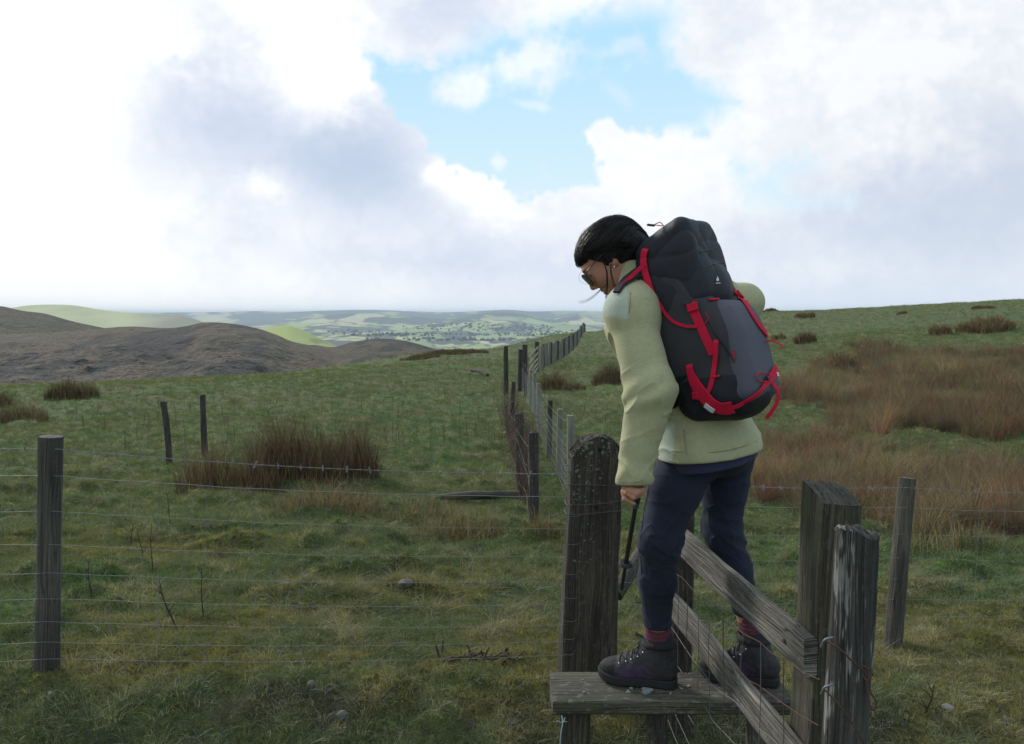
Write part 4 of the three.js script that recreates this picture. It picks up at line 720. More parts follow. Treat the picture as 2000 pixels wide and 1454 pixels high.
// chain of tapered bones, smoothly joined
const chain = (pts) => (x, y, z, k = 0.02) => { let d = 1e9; for (let i = 0; i < pts.length - 1; i++) d = i ? smin(d, cone(x, y, z, pts[i][0], pts[i + 1][0], pts[i][1], pts[i + 1][1]), k) : cone(x, y, z, pts[0][0], pts[1][0], pts[0][1], pts[1][1]); return d; };
function grad(f, x, y, z, e = 0.0015) { const g = V(f(x + e, y, z) - f(x - e, y, z), f(x, y + e, z) - f(x, y - e, z), f(x, y, z + e) - f(x, y, z - e)); return g.lengthSq() ? g.normalize() : V(0, 1, 0); }
// naive surface nets
function nets(f, lo, hi, c, uvScale = 1) {
  const nx = Math.ceil((hi.x - lo.x) / c) + 1, ny = Math.ceil((hi.y - lo.y) / c) + 1, nz = Math.ceil((hi.z - lo.z) / c) + 1, F = new Float32Array(nx * ny * nz), id = (i, j, k) => (k * ny + j) * nx + i;
  // coarse pass first: skip blocks that the surface cannot touch
  const B = 4, far = c * B * 1.8;
  for (let k = 0; k < nz; k += B) for (let j = 0; j < ny; j += B) for (let i = 0; i < nx; i += B) {
    const d = f(lo.x + (i + B / 2) * c, lo.y + (j + B / 2) * c, lo.z + (k + B / 2) * c), skip = Math.abs(d) > far * 1.5;
    for (let a = k; a < Math.min(k + B, nz); a++) for (let b = j; b < Math.min(j + B, ny); b++) for (let e = i; e < Math.min(i + B, nx); e++) F[id(e, b, a)] = skip ? d : f(lo.x + e * c, lo.y + b * c, lo.z + a * c);
  }
  const vid = new Int32Array(nx * ny * nz).fill(-1), pos = [], idx = [];
  for (let k = 0; k < nz - 1; k++) for (let j = 0; j < ny - 1; j++) for (let i = 0; i < nx - 1; i++) {
    let m = 0, sx = 0, sy = 0, sz = 0, n = 0; const v = [];
    for (let q = 0; q < 8; q++) { const w = F[id(i + (q & 1), j + (q >> 1 & 1), k + (q >> 2))]; v.push(w); if (w < 0) m |= 1 << q; }
    if (m === 0 || m === 255) continue;
    for (let a = 0; a < 8; a++) for (const bit of [1, 2, 4]) { if (a & bit) continue; const b = a | bit; if ((v[a] < 0) === (v[b] < 0)) continue; const t = v[a] / (v[a] - v[b]); sx += (a & 1) + (bit === 1 ? t : 0); sy += (a >> 1 & 1) + (bit === 2 ? t : 0); sz += (a >> 2) + (bit === 4 ? t : 0); n++; }
    vid[id(i, j, k)] = pos.length / 3; pos.push(lo.x + (i + sx / n) * c, lo.y + (j + sy / n) * c, lo.z + (k + sz / n) * c);
  }
  for (let k = 1; k < nz - 1; k++) for (let j = 1; j < ny - 1; j++) for (let i = 1; i < nx - 1; i++) {
    const s = F[id(i, j, k)] < 0;
    const quad = (a, b, e, d, flip) => { if (a < 0 || b < 0 || e < 0 || d < 0) return; flip ? idx.push(a, e, b, a, d, e) : idx.push(a, b, e, a, e, d); };
    if (s !== F[id(i + 1, j, k)] < 0) quad(vid[id(i, j - 1, k - 1)], vid[id(i, j, k - 1)], vid[id(i, j, k)], vid[id(i, j - 1, k)], !s);
    if (s !== F[id(i, j + 1, k)] < 0) quad(vid[id(i - 1, j, k - 1)], vid[id(i - 1, j, k)], vid[id(i, j, k)], vid[id(i, j, k - 1)], !s);
    if (s !== F[id(i, j, k + 1)] < 0) quad(vid[id(i - 1, j - 1, k)], vid[id(i, j - 1, k)], vid[id(i, j, k)], vid[id(i - 1, j, k)], !s);
  }
  const nor = new Float32Array(pos.length), uv = new Float32Array(pos.length / 3 * 2);
  for (let i = 0; i < pos.length; i += 3) {
    for (let q = 0; q < 2; q++) { const g = grad(f, pos[i], pos[i + 1], pos[i + 2], c * 0.4), d = clamp(f(pos[i], pos[i + 1], pos[i + 2]), -c * 0.4, c * 0.4); pos[i] -= g.x * d; pos[i + 1] -= g.y * d; pos[i + 2] -= g.z * d; }
    const g = grad(f, pos[i], pos[i + 1], pos[i + 2], c * 0.5); nor[i] = g.x; nor[i + 1] = g.y; nor[i + 2] = g.z;
    uv[i / 3 * 2] = (pos[i] * 0.8 + pos[i + 2] * 0.75) / uvScale; uv[i / 3 * 2 + 1] = (pos[i + 1] + 0.25 * pos[i + 2]) / uvScale;
  }
  const g = new THREE.BufferGeometry(); g.setAttribute('position', new THREE.Float32BufferAttribute(pos, 3)); g.setAttribute('normal', new THREE.BufferAttribute(nor, 3)); g.setAttribute('uv', new THREE.BufferAttribute(uv, 2)); g.setIndex(idx); return g;
}
function bounds(list, m = 0.03) { const b = new THREE.Box3(); for (const [p, r] of list) b.union(new THREE.Box3(p.clone().subScalar(r + m), p.clone().addScalar(r + m))); return b; }
function tint(g, fn) { const p = g.attributes.position, n = g.attributes.normal, c = new Float32Array(p.count * 3); for (let i = 0; i < p.count; i++) c.set(fn(p.getX(i), p.getY(i), p.getZ(i), n.getX(i), n.getY(i), n.getZ(i)), i * 3); g.setAttribute('color', new THREE.BufferAttribute(c, 3)); return g; }
// the point where the line of sight of (u, v) meets a solid
function sightHit(f, u, v, d0 = 2.2, d1 = 3.4) { const o = camera.position, dir = at(u, v, 1).sub(o).normalize(); let t = d0, best = 0.045, q = null; for (let i = 0; i < 260 && t < d1; i++) { const p = o.clone().addScaledVector(dir, t), d = f(p.x, p.y, p.z); if (d < 0.0006) return p; if (d < best) { best = d; q = p; } t += Math.max(d * 0.6, 0.0006); }
  if (q) for (let i = 0; i < 6; i++) q.addScaledVector(grad(f, q.x, q.y, q.z), -f(q.x, q.y, q.z)); return q; }
// webbing laid along points that lie on a solid
function ribbon(pts, width, thick, f, lift = 0.002, hang = 0) {
  const c = new THREE.CatmullRomCurve3(pts), n = Math.max(8, Math.round(c.getLength() / 0.008)), pos = [], idx = [];
  for (let i = 0; i <= n; i++) {
    const t = i / n, p = c.getPointAt(t), T = c.getTangentAt(t); let N = f ? grad(f, p.x, p.y, p.z, 0.018) : V(0.5, 0.3, 0.8).normalize();
    if (f && t > 1e-6) { const d = f(p.x, p.y, p.z); if (d < lift || hang === 0) p.addScaledVector(N, lift - d); }
    const S = T.clone().cross(N).normalize(); N = S.clone().cross(T).normalize();
    const w = (typeof width === 'function' ? width(t) : width) / 2;
    for (const [a, b] of [[-w, 0], [-w * 0.9, thick], [w * 0.9, thick], [w, 0]]) pos.push(p.x + S.x * a + N.x * b, p.y + S.y * a + N.y * b, p.z + S.z * a + N.z * b);
  }
  for (let i = 0; i < n; i++) for (let q = 0; q < 4; q++) { const a = i * 4 + q, b = i * 4 + (q + 1) % 4; idx.push(a, b, a + 4, b, b + 4, a + 4); }
  idx.push(0, 2, 1, 0, 3, 2); const e = n * 4; idx.push(e, e + 1, e + 2, e, e + 2, e + 3);
  const g = new THREE.BufferGeometry(); g.setAttribute('position', new THREE.Float32BufferAttribute(pos, 3)); g.setIndex(idx); const k = g.toNonIndexed(); k.computeVertexNormals(); return k;
}
const noisyTex = (scale, seed, amp) => tex(256, 256, (s, t) => 0.5 + amp * loopNoise(s, t, scale, scale, seed, 3, 0.7), { color: false });

// ------------------------------------------------------------------ the hiker
const YAW = 38 * Math.PI / 180, tf = V(-Math.cos(YAW), 0, -Math.sin(YAW)), tl = V(-Math.sin(YAW), 0, Math.cos(YAW));
const hiker = thing('person', 'hiker in pale green fleece and navy trousers stepping over the stile, head bowed', 'person', V(0.62, PLANK_Y, -2.78));
// joints, as the pose shows them
const J = {
  sL: at(1233, 608, 2.60), eL: at(1270, 765, 2.53), wL: at(1240, 928, 2.55), cL: at(1235, 947, 2.55),
  sR: at(1395, 590, 2.94), eR: at(1450, 594, 3.0), wR: at(1400, 735, 3.03), hR: at(1380, 775, 3.03),
  neck: at(1256, 566, 2.75), chest: at(1266, 632, 2.77), mid: at(1304, 722, 2.79), waist: at(1360, 802, 2.81), hem: at(1388, 880, 2.80),
  hipL: at(1356, 872, 2.76), thL: at(1318, 955, 2.75), knL: at(1289, 1055, 2.76), caL: at(1283, 1135, 2.81), anL: at(1284, 1222, 2.86), soL: at(1286, 1262, 2.875),
  hipR: at(1422, 870, 2.90), thR: at(1415, 950, 2.93), knR: at(1411, 1036, 2.94), caR: at(1436, 1112, 2.93), anR: at(1462, 1200, 2.92), soR: at(1470, 1250, 2.915),
};
// torso in its own frame, wider from side to side
const TW = 1.40, tq = (x, y, z) => V(x * tf.x + z * tf.z, y, (x * tl.x + z * tl.z) / TW);
const torsoPts = [[J.neck, 0.078], [J.chest, 0.122], [J.mid, 0.128], [J.waist, 0.132], [J.hem, 0.156], [J.hem.clone().add(V(0.02, -0.10, 0)), 0.160]].map(([p, r]) => [tq(p.x, p.y, p.z), r]);
const torsoChain = chain(torsoPts);
const armL = chain([[J.sL, 0.074], [J.eL, 0.078], [J.wL, 0.053], [J.cL, 0.049]]), armR = chain([[J.sR, 0.085], [J.eR, 0.074], [J.wR, 0.055]]);
const armAxis = J.wL.clone().sub(J.sL).normalize();
const hemN = V(0.10, -1, 0.03).normalize(), hemP = at(1390, 884, 2.80), collarC = at(1236, 540, 2.735), collarA = V(-0.62, 0.74, -0.22).normalize();
function jacketField(x, y, z) {
  const q = tq(x, y, z); let t = torsoChain(q.x, q.y, q.z, 0.05);
  t += 0.006 * fbm(x * 9, y * 7, z * 9, 2) - 0.004 * Math.exp(-Math.abs(N3(x * 5 + 3 * y, y * 7 - 2 * x, z * 5)) * 16);
  t = smin(t, cone(x, y, z, J.neck, J.sL, 0.062, 0.072), 0.05); t = smin(t, cone(x, y, z, J.neck, J.sR, 0.075, 0.08), 0.05);
  t = smax(t, (x - hemP.x) * hemN.x + (y - hemP.y) * hemN.y + (z - hemP.z) * hemN.z, 0.008);
  let a = armL(x, y, z, 0.03);
  if (a < 0.05) {
    const h = (x - J.sL.x) * armAxis.x + (y - J.sL.y) * armAxis.y + (z - J.sL.z) * armAxis.z, e = sstep(0.10, 0.24, h), slant = 0.35 * (x - J.eL.x);
    const w = Math.exp(-Math.pow((h - 0.29) / 0.075, 2)) + 0.9 * Math.exp(-Math.pow((h - 0.50) / 0.07, 2)), ph = (h + 0.55 * (x - J.eL.x) + 0.3 * (z - J.eL.z)) * 74 + 3.2 * N3(x * 6, y * 5, z * 6);
    a += -0.005 * (0.2 * e + w) * Math.exp(-Math.abs(N3(x * 8 + 6, (h + 0.6 * x) * 13, z * 8)) * 10) + w * 0.004 * Math.sin(ph) * (0.6 + 0.9 * N3(x * 7 + 4, h * 8, z * 7)) + e * 0.007 * N3(x * 7, h * 15, z * 7) + 0.005 * N3(x * 7, y * 5 + 3, z * 7);
  }
  a = smax(a, (x - J.cL.x) * armAxis.x + (y - J.cL.y) * armAxis.y + (z - J.cL.z) * armAxis.z - 0.002, 0.006);
  let b = armR(x, y, z, 0.03) + 0.006 * N3(x * 12, y * 12, z * 12);
  let d = smin(t, a, 0.022 + 0.05 * sstep(J.sL.y - 0.12, J.sL.y, y)); d = smin(d, b, 0.05);
  // stand-up collar
  const cx = x - collarC.x, cy = y - collarC.y, cz = z - collarC.z, ha = cx * collarA.x + cy * collarA.y + cz * collarA.z, rr = Math.hypot(cx - collarA.x * ha, cy - collarA.y * ha, cz - collarA.z * ha);
  const shell = Math.hypot(Math.max(Math.abs(rr - 0.068) - 0.004, 0), Math.max(Math.abs(ha) - 0.042, 0)) - 0.007;
  d = smin(d, shell, 0.02);
  d = smax(d, -Math.max(rr - 0.058, -ha - 0.005, ha - 0.09), 0.006);           // neck opening
  // open cuff and hem
  return d;
}
const FLEECE = srgb(160, 158, 124), PANEL = srgb(166, 174, 160);
{
  const box = bounds([[J.sL, 0.1], [J.eL, 0.1], [J.cL, 0.08], [J.sR, 0.1], [J.eR, 0.1], [J.chest, 0.2], [J.hem, 0.24], [collarC, 0.1]]);
  const g = nets(jacketField, box.min, box.max, 0.0068, 0.12);
  const pix = (x, y, z) => { const c = V(x, y, z).sub(camera.position), f = -c.y * Math.sin(PITCH) - c.z * Math.cos(PITCH); return [1000 + FOCAL * c.x / f, 727 - FOCAL * (c.y * Math.cos(PITCH) - c.z * Math.sin(PITCH)) / f]; };
  // the paler panels: over the front of the shoulder and low on the side seam, as bands round the garment
  const yoke0 = J.sL.clone().addScaledVector(tf, 0.035), sideP = at(1320, 860, 2.66);
  tint(g, (x, y, z) => {
    const dx = x - J.sL.x, dy = y - J.sL.y, side = V(x, y, z).sub(J.hem), sf = side.dot(tf), sl = side.dot(tl);
    let k = sstep(-0.020, -0.026, dx) * sstep(-0.110, -0.104, dx) * sstep(-0.024, -0.018, dy + 0.12 * (dx + 0.06)) * sstep(-0.16, -0.15, z - J.sL.z);
    k = Math.max(k, sstep(0.028, 0.034, sf) * sstep(0.115, 0.109, sf) * sstep(0.08, 0.10, sl) * sstep(0.125, 0.12, y - hemP.y) * sstep(0.012, 0.018, armL(x, y, z, 0.03)));
    return mix3(FLEECE, PANEL, k).map((q) => q * (1 + 0.14 * fbm(x * 70, y * 70, z * 70, 2, 0.8) + 0.06 * fbm(x * 18, y * 18, z * 18, 2)));
  });
  const fl = std([1, 1, 1], 1, { vertexColors: true, bumpMap: noisyTex(22, 3.7, 0.8), bumpScale: 0.0035 });
  const m = new THREE.MeshPhysicalMaterial({ roughness: 1, vertexColors: true, bumpMap: fl.bumpMap, bumpScale: 0.0011, sheen: 0.5, sheenColor: new THREE.Color(0.5, 0.5, 0.42), sheenRoughness: 0.7 });
  part('jacket', g, m, hiker).userData.label = 'pale sage green fleece jacket with paler shoulder and hem panels';
  // seams, sewn just proud of the cloth
  const seamM = std(srgb(128, 126, 94), 1), seams = [];
  const lay = (px) => { const pts = px.map(([u, v]) => sightHit(jacketField, u, v)).filter(Boolean); if (pts.length > 1) seams.push(tube(pts.map((p) => p.addScaledVector(grad(jacketField, p.x, p.y, p.z), 0.0009)), 0.0012, pts.length * 8, 4)); };
  lay([[1336, 838], [1338, 860], [1341, 888]]); lay([[1300, 880], [1330, 883], [1390, 884], [1440, 876], [1478, 862]]);
  lay([[1210, 941], [1225, 943], [1245, 942], [1258, 938]]); lay([[1232, 572], [1231, 592], [1229, 612]]);
  seams.forEach((s) => part('seam', s, seamM, hiker));
}
// undershirt edge below the jacket
{
  const f = (x, y, z) => { const q = tq(x, y, z); let t = torsoChain(q.x, q.y, q.z, 0.05) + 0.020 + 0.004 * fbm(x * 12, y * 9, z * 12, 2); const n = V(0.15, -1, 0.02).normalize(), p = at(1390, 903, 2.80); return smax(smax(t, (x - p.x) * n.x + (y - p.y) * n.y + (z - p.z) * n.z, 0.006), y - hemP.y - 0.08, 0.01); };
  const b = bounds([[J.hem, 0.24]]); part('shirt', nets(f, b.min, b.max, 0.009, 0.1), std(srgb(52, 50, 78), 1), hiker);
}
// trousers
const legL = chain([[J.hipL, 0.103], [J.thL, 0.086], [J.knL, 0.071], [J.caL, 0.060], [J.anL, 0.049]]), legR = chain([[J.hipR, 0.102], [J.thR, 0.080], [J.knR, 0.067], [J.caR, 0.056], [J.anR, 0.045]]);
const pelvis = at(1392, 858, 2.82);
function fold(x, y, z, yk) { const w = Math.exp(-Math.pow((y - yk) / 0.09, 2)); return (0.002 * w + 0.0004) * Math.sin((y + 0.35 * x) * 95 + 3 * N3(x * 8, y * 4, z * 8)) * (0.5 + N3(x * 7, y * 6, z * 7)) + 0.003 * N3(x * 13, y * 6, z * 13) - (0.001 + 0.005 * w) * Math.exp(-Math.abs(N3(x * 9 + 2, (y + 0.5 * x) * 17, z * 9)) * 11) - 0.002 * Math.exp(-Math.abs(N3(x * 14, y * 9, z * 14)) * 14); }
function trouserField(x, y, z) {
  let a = legL(x, y, z, 0.03), b = legR(x, y, z, 0.03);
  if (a < 0.05) a += fold(x, y, z, J.knL.y - 0.01) + 0.5 * fold(x, y, z, J.anL.y + 0.02);
  if (b < 0.05) b += fold(x + 3, y, z, J.knR.y) + 0.5 * fold(x + 3, y, z, J.anR.y + 0.02);
  a = smax(a, J.anL.y - 0.004 - y, 0.008); b = smax(b, J.anR.y - 0.004 - y, 0.008);
  const seat = ell(x, y, z, pelvis.x + 0.005, pelvis.y - 0.01, pelvis.z, 0.145, 0.125, 0.155);
  return smax(smin(smin(a, b, 0.02), seat, 0.05), y - hemP.y - 0.02, 0.01);
}
{
  const b = bounds([[J.hipL, 0.13], [J.hipR, 0.13], [J.knL, 0.1], [J.anL, 0.07], [J.anR, 0.07], [pelvis, 0.18]]);
  const cl = std(srgb(28, 32, 51), 0.95, { bumpMap: noisyTex(60, 8.2, 0.6), bumpScale: 0.001 });
  part('trousers', nets(trouserField, b.min, b.max, 0.0075, 0.1), cl, hiker).userData.label = 'slim navy blue walking trousers';
  const s = [[1280, 905], [1268, 950], [1258, 1000], [1252, 1050], [1252, 1100], [1257, 1160], [1264, 1205]].map(([u, v]) => sightHit(trouserField, u, v)).filter(Boolean);
  part('seam', tube(s, 0.0013, 60, 4), std(srgb(26, 29, 46), 1), hiker);
}
// socks
for (const [a, b, r] of [[J.anL, J.soL, 0.045], [J.anR, J.soR, 0.042]]) {
  const up = a.clone().add(V(0, 0.055, 0)), dn = b.clone().add(V(0, -0.012, 0));
  const f = (x, y, z) => cone(x, y, z, up, dn, r, r + 0.003) + 0.0008 * Math.sin(y * 420 + 2 * N3(x * 20, y * 9, z * 20)) + 0.002 * N3(x * 30, y * 30, z * 30);
  const bx = bounds([[up, r], [dn, r]]); part('sock', nets(f, bx.min, bx.max, 0.004, 0.05), std(srgb(98, 50, 64), 1, { bumpMap: noisyTex(50, 5.1, 0.8), bumpScale: 0.003 }), hiker);
}
// boots
function boot(heel, toe, ankle, label) {
  const X = toe.clone().sub(heel).setY(0).normalize(), Z = V(-X.z, 0, X.x), o = heel.clone().addScaledVector(X, 0.105), loc = (x, y, z) => { const a = x - o.x, b = z - o.z; return [a * X.x + b * X.z, y - PLANK_Y, a * Z.x + b * Z.z]; };
  const W = (x, y, z) => o.clone().addScaledVector(X, x).addScaledVector(Z, z).setY(PLANK_Y + y);
  const la = loc(ankle.x, ankle.y, ankle.z);
  const upper = (wx, wy, wz) => {
    const [x, y, z] = loc(wx, wy, wz); let d = ell(x, y, z * (1 - 0.1 * x), 0.085, 0.046, 0, 0.092, 0.046, 0.049);
    d = smin(d, ell(x, y, z, -0.045, 0.062, 0, 0.064, 0.055, 0.043), 0.05); d = smin(d, cone(x, y, z, V(0.055, 0.066, 0), V(0.0, 0.115, 0), 0.036, 0.04), 0.04);
    d = smin(d, cone(x, y, z, V(-0.035, 0.085, 0), V(la[0] - 0.004, 0.162, la[2]), 0.046, 0.054), 0.03); d = smin(d, ell(x, y, z, la[0] - 0.004, 0.158, la[2], 0.061, 0.016, 0.058), 0.012);
    d = smax(d, -cone(x, y, z, V(la[0], 0.15, la[2]), V(la[0], 0.3, la[2]), 0.042, 0.046), 0.006);
    d += 0.0016 * Math.sin(x * 150 + 40 * y) * sstep(0.02, 0.05, x) * sstep(0.12, 0.09, x) * sstep(0.05, 0.07, y) + 0.0015 * N3(x * 60, y * 60, z * 60);
    return smax(d, 0.024 - y, 0.006);
  };
  const bt = new THREE.Group(); bt.name = 'boot'; hiker.add(bt); bt.userData.label = label;
  const bx = bounds([[W(0.09, 0.05, 0), 0.12], [W(-0.05, 0.1, 0), 0.13]]);
  const g = nets(upper, bx.min, bx.max, 0.0045, 0.06);
  const PUR = srgb(64, 46, 72), GRY = srgb(48, 46, 48), BLK = srgb(22, 22, 23);
  tint(g, (x, y, z) => { const [a, b] = loc(x, y, z); const nz = 0.006 * N3(x * 60, y * 60, z * 60); let c = mix3(GRY, PUR, 0.9 * sstep(-0.012, 0.014, a + 0.02 - (b - 0.05) * 0.5 + nz) * sstep(0.105, 0.088, a + nz) * sstep(0.030, 0.040, b) * sstep(0.102, 0.086, b + a * 0.32 + nz)).map((q) => q * (1 + 0.5 * fbm(x * 70, y * 70, z * 70, 2))); c = mix3(c, BLK, sstep(0.118, 0.126, a + 0.1 * b)); c = mix3(c, BLK, sstep(0.038, 0.034, b)); c = mix3(c, BLK, sstep(0.146, 0.15, b)); return c; });
  part('upper', g, std([1, 1, 1], 0.8, { vertexColors: true, bumpMap: noisyTex(40, 9.9, 0.8), bumpScale: 0.0015 }), bt);
  // sole: outlined, with lugs
  const sh = new THREE.Shape(), out = [[-0.105, 0.0], [-0.1, 0.028], [-0.075, 0.041], [-0.02, 0.038], [0.04, 0.044], [0.09, 0.051], [0.14, 0.045], [0.168, 0.025], [0.178, 0.0]], P = [...out, ...out.slice(1, -1).reverse().map(([x, z]) => [x, -z])];
  sh.setFromPoints(new THREE.SplineCurve([...P, P[0]].map(([x, z]) => new THREE.Vector2(x, z))).getPoints(80));
  const sg = new THREE.ExtrudeGeometry(sh, { depth: 0.022, bevelEnabled: true, bevelSize: 0.003, bevelThickness: 0.003, bevelSegments: 2, curveSegments: 8 }); sg.rotateX(-Math.PI / 2);
  const mtx = new THREE.Matrix4().makeBasis(X, V(0, 1, 0), Z.clone().negate().multiplyScalar(-1)); mtx.setPosition(o.x, PLANK_Y + 0.009, o.z);
  { const p = sg.attributes.position; for (let i = 0; i < p.count; i++) { const x = p.getX(i), spring = 0.013 * Math.pow(Math.max(0, (x - 0.09) / 0.09), 2); p.setY(i, p.getY(i) + spring); } }
  sg.applyMatrix4(mtx); sg.computeVertexNormals(); const RUB = std([0.013, 0.013, 0.014], 0.75); part('sole', noUv(sg), RUB, bt);
  const lugs = []; for (let k = 0; k < 15; k++) { const x = -0.09 + k * 0.0175; if (k === 5) continue; const w = x < 0 ? 0.034 : x < 0.12 ? 0.042 : 0.03; const b = new RoundedBoxGeometry(0.011, 0.012, w * 2 + 0.006, 1, 0.002); const c = W(x, 0.0064 + (x > 0.1 ? 0.013 * Math.pow((x - 0.09) / 0.09, 2) : 0), 0); b.rotateY(Math.atan2(-X.z, X.x)); b.translate(c.x, c.y, c.z); lugs.push(noUv(b)); }
  part('tread', merged(lugs), RUB, bt);
  // laces between two rows of hooks
  const proj = (x, y, z) => { let p = W(x, y, z); for (let i = 0; i < 5; i++) { const d = upper(p.x, p.y, p.z), n = grad(upper, p.x, p.y, p.z); p.addScaledVector(n, -d); } return p.addScaledVector(grad(upper, p.x, p.y, p.z), 0.003); };
  const rows = [[0.102, 0.086], [0.080, 0.096], [0.058, 0.108], [0.036, 0.122], [0.014, 0.140], [0.006, 0.158]], laceG = [], EYELET = std([0.5, 0.5, 0.5], 0.35, { metalness: 0.8 });
  rows.forEach(([x, y], i) => {
    for (const s of [-1, 1]) { const p = proj(x - 0.006, y - 0.012, s * 0.03), e = new THREE.SphereGeometry(0.0032, 8, 6); e.translate(p.x, p.y, p.z); part('eyelet', noUv(e), EYELET, bt); }
    if (i) { const [x0, y0] = rows[i - 1]; for (const s of [-1, 1]) laceG.push(tube([proj(x0 - 0.006, y0 - 0.012, s * 0.03), proj((x + x0) / 2 + 0.004, (y + y0) / 2 + 0.008, 0), proj(x - 0.006, y - 0.012, -s * 0.03)], 0.0021, 14, 5)); }
  });
  const kn = proj(0.012, 0.16, 0); for (const [dx, dy, dz] of [[0.03, 0.012, 0.02], [0.022, -0.02, 0.03], [0.028, 0.03, -0.01], [0.03, -0.03, -0.02]]) laceG.push(tube([kn, W(0.012 + dx * 1.1, 0.16 + dy, dz), W(0.012 + dx * 0.9, 0.15 + dy * 1.6 - 0.01, dz * 1.4), kn.clone().add(V(0.003, -0.004, 0.003))], 0.0019, 24, 5));
  part('lace', merged(laceG), std([0.012, 0.012, 0.014], 0.9), bt);
}
const onPlank = (u, v) => { const k = below(v), D = (EYE - PLANK_Y) / k; return V(across(u, v, D), PLANK_Y, -D); };
boot(onPlank(1322, 1342), onPlank(1176, 1326), J.soL, 'purple and charcoal hiking boot planted on the step'); boot(onPlank(1522, 1338), onPlank(1378, 1322), J.soR, 'purple and charcoal hiking boot behind the lower rail');
console.log('clothes', Math.round(performance.now()));

// head: x forward, y up, z to her left
const HP = 45 * Math.PI / 180, HY = 7 * Math.PI / 180, hf0 = V(-Math.cos(HY), 0, -Math.sin(HY)), HL = V(-Math.sin(HY), 0, Math.cos(HY)), HF = hf0.clone().multiplyScalar(Math.cos(HP)).add(V(0, -Math.sin(HP), 0)), HU = hf0.clone().multiplyScalar(Math.sin(HP)).add(V(0, Math.cos(HP), 0)), HO = at(1186, 505, 2.72);
const HW = (x, y, z) => HO.clone().addScaledVector(HF, x).addScaledVector(HU, y).addScaledVector(HL, z);
const toHead = (x, y, z) => { const a = x - HO.x, b = y - HO.y, c = z - HO.z; return [a * HF.x + b * HF.y + c * HF.z, a * HU.x + b * HU.y + c * HU.z, a * HL.x + b * HL.y + c * HL.z]; };
function headLocal(x, y, z) {
  const s = Math.abs(z);
  let d = ell(x, y, z, -0.012, 0.028, 0, 0.098, 0.088, 0.075);
  d = smin(d, ell(x, y, z, 0.032, -0.045, 0, 0.058, 0.068, 0.056), 0.03);
  d = smin(d, ell(x, y, s, 0.054, -0.030, 0.030, 0.030, 0.030, 0.026), 0.025);       // cheeks
  d = smin(d, ell(x, y, z, 0.064, -0.098, 0, 0.021, 0.018, 0.022), 0.025);           // chin
  d = smin(d, ell(x, y, s, 0.076, 0.024, 0.024, 0.016, 0.010, 0.024), 0.018);        // brow
  d = smax(d, -ell(x, y, s, 0.094, 0.004, 0.032, 0.014, 0.011, 0.018), 0.014);       // eye sockets
  d = smin(d, ell(x, y, s, 0.074, 0.003, 0.032, 0.013, 0.012, 0.013), 0.006);        // eyes, closed lids
  d = smin(d, cone(x, y, z, V(0.082, 0.010, 0), V(0.103, -0.036, 0), 0.008, 0.0105), 0.014); d = smin(d, ell(x, y, s, 0.094, -0.041, 0.010, 0.010, 0.008, 0.008), 0.008); // nose
  d = smin(d, ell(x, y, z, 0.082, -0.066, 0, 0.012, 0.0075, 0.021), 0.008); d = smin(d, ell(x, y, z, 0.080, -0.078, 0, 0.012, 0.007, 0.018), 0.008);
  d = smax(d, -ell(x, y, z, 0.094, -0.0722, 0, 0.010, 0.0016, 0.022), 0.003);        // mouth
  const ear = Math.max(ell(x, y, s, -0.004, -0.012, 0.062, 0.017, 0.030, 0.012), -ell(x, y, s, 0.0, -0.008, 0.074, 0.009, 0.019, 0.010)); d = smin(d, ear, 0.008);
  return d;
}
const neckTop = HW(-0.028, -0.055, 0), neckLow = at(1268, 575, 2.75);
const headField = (x, y, z) => { const [a, b, c] = toHead(x, y, z); return smin(headLocal(a, b, c), cone(x, y, z, neckTop, neckLow, 0.047, 0.054), 0.03); };
// hands: a palm and five separate fingers each
const fingersL = [[[1218, 962, 2.545], [1221, 975, 2.535], [1238, 984, 2.53], 0.0085], [[1224, 963, 2.525], [1238, 972, 2.512], [1252, 967, 2.525], 0.0085], [[1227, 958, 2.52], [1243, 965, 2.508], [1257, 960, 2.525], 0.0083], [[1231, 954, 2.52], [1246, 959, 2.51], [1260, 954, 2.53], 0.0076], [[1224, 955, 2.57], [1236, 968, 2.578], [1250, 968, 2.565], 0.0095]].map(([a, b, c, r]) => chain([[at(...a), r], [at(...b), r * 0.95], [at(...c), r * 0.8]]));
const palmA = at(1237, 944, 2.55), palmB = at(1226, 960, 2.545);
const handL = (x, y, z) => { let d = cone(x, y, z, palmA, palmB, 0.026, 0.021); for (const f of fingersL) d = smin(d, f(x, y, z, 0.004), 0.006); return d; };
const hr = J.hR, fingersR = [0, 1, 2, 3].map((k) => chain([[hr.clone().add(V(-0.02, -0.02, -0.03 + 0.019 * k)), 0.0085], [hr.clone().add(V(-0.045, -0.045, -0.03 + 0.02 * k)), 0.008], [hr.clone().add(V(-0.035, -0.075, -0.028 + 0.019 * k)), 0.0068]])).concat([chain([[hr.clone().add(V(0.005, 0, 0.035)), 0.0095], [hr.clone().add(V(-0.02, -0.03, 0.055)), 0.009], [hr.clone().add(V(-0.03, -0.055, 0.05)), 0.0075]])]);
const handR = (x, y, z) => { let d = cone(x, y, z, J.wR, hr, 0.026, 0.03); for (const f of fingersR) d = smin(d, f(x, y, z, 0.004), 0.006); return d; };
